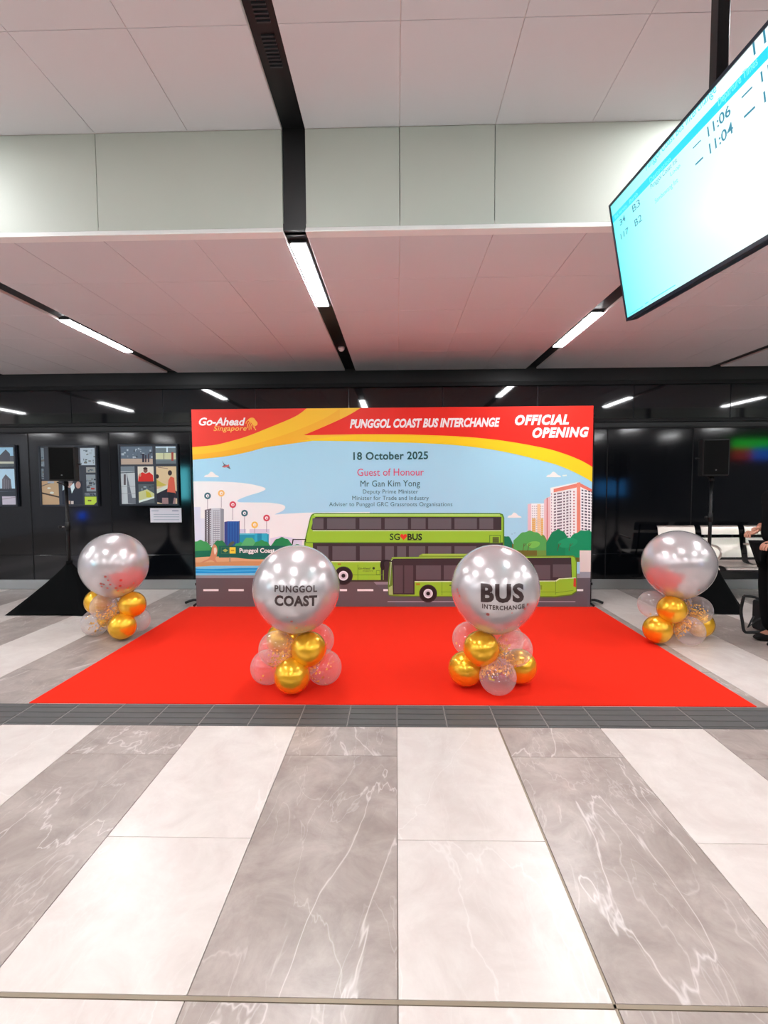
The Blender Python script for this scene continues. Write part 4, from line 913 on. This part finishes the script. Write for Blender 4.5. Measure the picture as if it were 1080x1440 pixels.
# ------------------------------------------------------------ person at the right edge
m_skin = mat('skin', rgb(196, 140, 116), .5); m_cl = mat('black_clothes', rgb(8, 9, 11), .95, spec=.15); m_hair = mat('black_hair', rgb(16, 13, 12), .5)
def skinned(name, verts, edges, radii, m, lev=2, root=0):
    me = bpy.data.meshes.new(name); me.from_pydata(verts, edges, []); o = bpy.data.objects.new(name, me); C.objects.link(o)
    md = o.modifiers.new('s', 'SKIN'); md.use_smooth_shade = True
    for i, r_ in enumerate(radii): me.skin_vertices[0].data[i].radius = r_ if isinstance(r_, tuple) else (r_, r_)
    me.skin_vertices[0].data[root].use_root = True
    ss = o.modifiers.new('u', 'SUBSURF'); ss.levels = lev; ss.render_levels = lev
    dg = bpy.context.evaluated_depsgraph_get(); m2_ = bpy.data.meshes.new_from_object(o.evaluated_get(dg)); bpy.data.objects.remove(o); bpy.data.meshes.remove(me)
    bm = bmesh.new(); bm.from_mesh(m2_); bpy.data.meshes.remove(m2_); return bm
PX, PY = 3.375, 4.45
per = empty('person', (PX, PY, 0), label='person in black clothes standing at the right edge with hands held in front', cat='person')
def W(x, y, z): return (PX + x, PY + y, z)                     # faces -X
body = MB()
V = [W(.02, 0, .88), W(.02, 0, 1.02), W(.03, 0, 1.18), W(.04, 0, 1.30), W(.09, 0, 1.40), W(.085, 0, 1.47), W(.085, 0, 1.54), W(.095, 0, 1.61),
     W(.04, -.14, 1.31), W(.07, -.19, 1.22), W(.09, -.2, 1.05), W(-.04, -.17, .98), W(-.12, -.12, .93),
     W(.04, .14, 1.31), W(.07, .19, 1.22), W(.08, .2, 1.06), W(-.04, .16, 1.05), W(-.12, .08, 1.02),
     W(.02, -.085, .82), W(.0, -.095, .47), W(.04, -.1, .09), W(-.09, -.11, .035), W(.03, .085, .82), W(.03, .095, .47), W(.07, .1, .09), W(-.06, .11, .035)]
E_ = [(0, 1), (1, 2), (2, 3), (3, 4), (4, 5), (5, 6), (6, 7), (3, 8), (8, 9), (9, 10), (10, 11), (11, 12), (3, 13), (13, 14), (14, 15), (15, 16), (16, 17), (0, 18), (18, 19), (19, 20), (20, 21), (0, 22), (22, 23), (23, 24), (24, 25)]
Rr = [(.13, .1), (.12, .09), (.14, .10), (.14, .10), .055, .07, .09, .07, .062, .05, .042, .036, .028, .062, .05, .042, .036, .028, .085, .058, .04, .034, .085, .058, .04, .034]
body.merge(skinned('b', V, E_, Rr, m_skin), m_skin)
def hand(t, wrist, s):
    wx, wy, wz = wrist
    pal = [(wx, wy, wz), (wx - .03, wy, wz - .008), (wx - .07, wy, wz - .016)]
    t.merge(skinned('p', pal, [(0, 1), (1, 2)], [(.02, .026), (.018, .036), (.014, .036)], m_skin, 1), m_skin)
    for k, (dy, L_) in enumerate(((-.03, .055), (-.010, .066), (.010, .07), (.03, .062))):
        x0_, z0_ = wx - .066, wz - .016
        f = [(x0_, wy + dy, z0_), (x0_ - L_ * .4, wy + dy, z0_ - .012), (x0_ - L_ * .62, wy + dy, z0_ - .035), (x0_ - L_ * .55, wy + dy * .95, z0_ - .058)]
        t.merge(skinned('f', f, [(0, 1), (1, 2), (2, 3)], [.0095, .009, .0085, .0075], m_skin, 1), m_skin)
    f = [(wx - .02, wy + s * .026, wz), (wx - .045, wy + s * .05, wz - .01), (wx - .075, wy + s * .05, wz - .025), (wx - .095, wy + s * .04, wz - .04)]
    t.merge(skinned('f', f, [(0, 1), (1, 2), (2, 3)], [.012, .011, .0095, .008], m_skin, 1), m_skin)
hand(body, V[12], 1); hand(body, V[17], -1)
hb = MB(); body.ball(W(0.070, 0, 1.55), .1, m_skin, 24, 16, (1.0, .8, 1.18)); body.ball(W(-0.033, 0, 1.535), .016, m_skin, 10, 8, (1, .8, 1.3))
for s in (-1, 1): body.ball(W(0.085, s * .08, 1.54), .022, m_skin, 10, 8, (.6, .35, 1))
body.ball(W(-0.025, 0, 1.49), .018, mat('lips', rgb(160, 88, 80), .5), 10, 6, (.4, 1.1, .35))
bo = body.build('body', per)
for s in (-1, 1): MB().ball(W(-0.018, s * .032, 1.558), .011, mat('eye', rgb(30, 22, 20), .2), 10, 8, (.6, 1.2, .7)).build('eye', per)
h = MB(); h.ball(W(0.093, 0, 1.59), .104, m_hair, 24, 16, (1.02, .88, 1.08)); h.ball(W(0.135, 0, 1.5), .07, m_hair, 16, 12, (.8, 1.05, 1.3)); h.build('hair', per)
cl = MB(); V2 = V[:4] + V[8:11] + [W(-.07, -.15, .96)] + V[13:16] + [W(-.07, .13, 1.04)]
E2 = [(0, 1), (1, 2), (2, 3), (3, 4), (4, 5), (5, 6), (6, 7), (3, 8), (8, 9), (9, 10), (10, 11)]
cl.merge(skinned('c', V2, E2, [(.17, .15), (.165, .145), (.17, .14), (.15, .125), .088, .076, .068, .056, .088, .076, .068, .056], m_cl), m_cl); cl.build('jacket', per)
tr_ = MB(); V3 = [V[0], W(-.02, -.09, .82), W(-.03, -.1, .47), W(-.01, -.1, .08), V[22], V[23], W(.07, .1, .06)]
tr_.merge(skinned('c', V3, [(0, 1), (1, 2), (2, 3), (0, 4), (4, 5), (5, 6)], [(.16, .14), .125, .115, .10, .125, .115, .10], m_cl), m_cl); tr_.build('trousers', per)
for y in (-.105, .105):
    x_ = .04 if y < 0 else .07
    s = MB(); s.ball(W(x_ - .06, y, .035), .05, m_black, 18, 10, (2.6, .85, .8))
    for v in s.bm.verts: v.co.z = max(v.co.z, .001)
    s.build('shoe', per)
# bag with a loop strap on the floor beside the person
bag = empty('shoulder_bag', (3.38, 4.62, 0), label='black bag with a loop strap on the floor by the feet of the person', cat='bag')
m_bag = mat('bag_fabric', rgb(20, 20, 22), .7)
q = MB(); q.box((3.50, 4.80, .002), (3.76, 4.94, .3), m_bag, .03); q.build('pouch', bag)
def F(x, y, Y): v = atY(x, y, Y); return (v.x, v.y, max(v.z, .014))
lp = smooth([F(1046, 838, 4.80), F(1042, 858, 4.80), F(1044, 874, 4.79), F(1047, 888, 4.77), F(1058, 893, 4.76), F(1072, 895, 4.76), F(1088, 895, 4.77), (3.62, 4.80, .05)], 5)
MB().tube(lp, .014, m_bag, 8).build('strap', bag)
MB().tube(smooth([F(1046, 838, 4.80), F(1062, 840, 4.80), F(1078, 848, 4.80), (3.6, 4.82, .29)], 4), .012, m_bag, 8).build('strap', bag)
MB().tube([F(1060, 866, 4.80), F(1052, 882, 4.79), F(1064, 872, 4.80), (3.56, 4.80, .16)], .009, m_bag, 8).build('strap', bag)
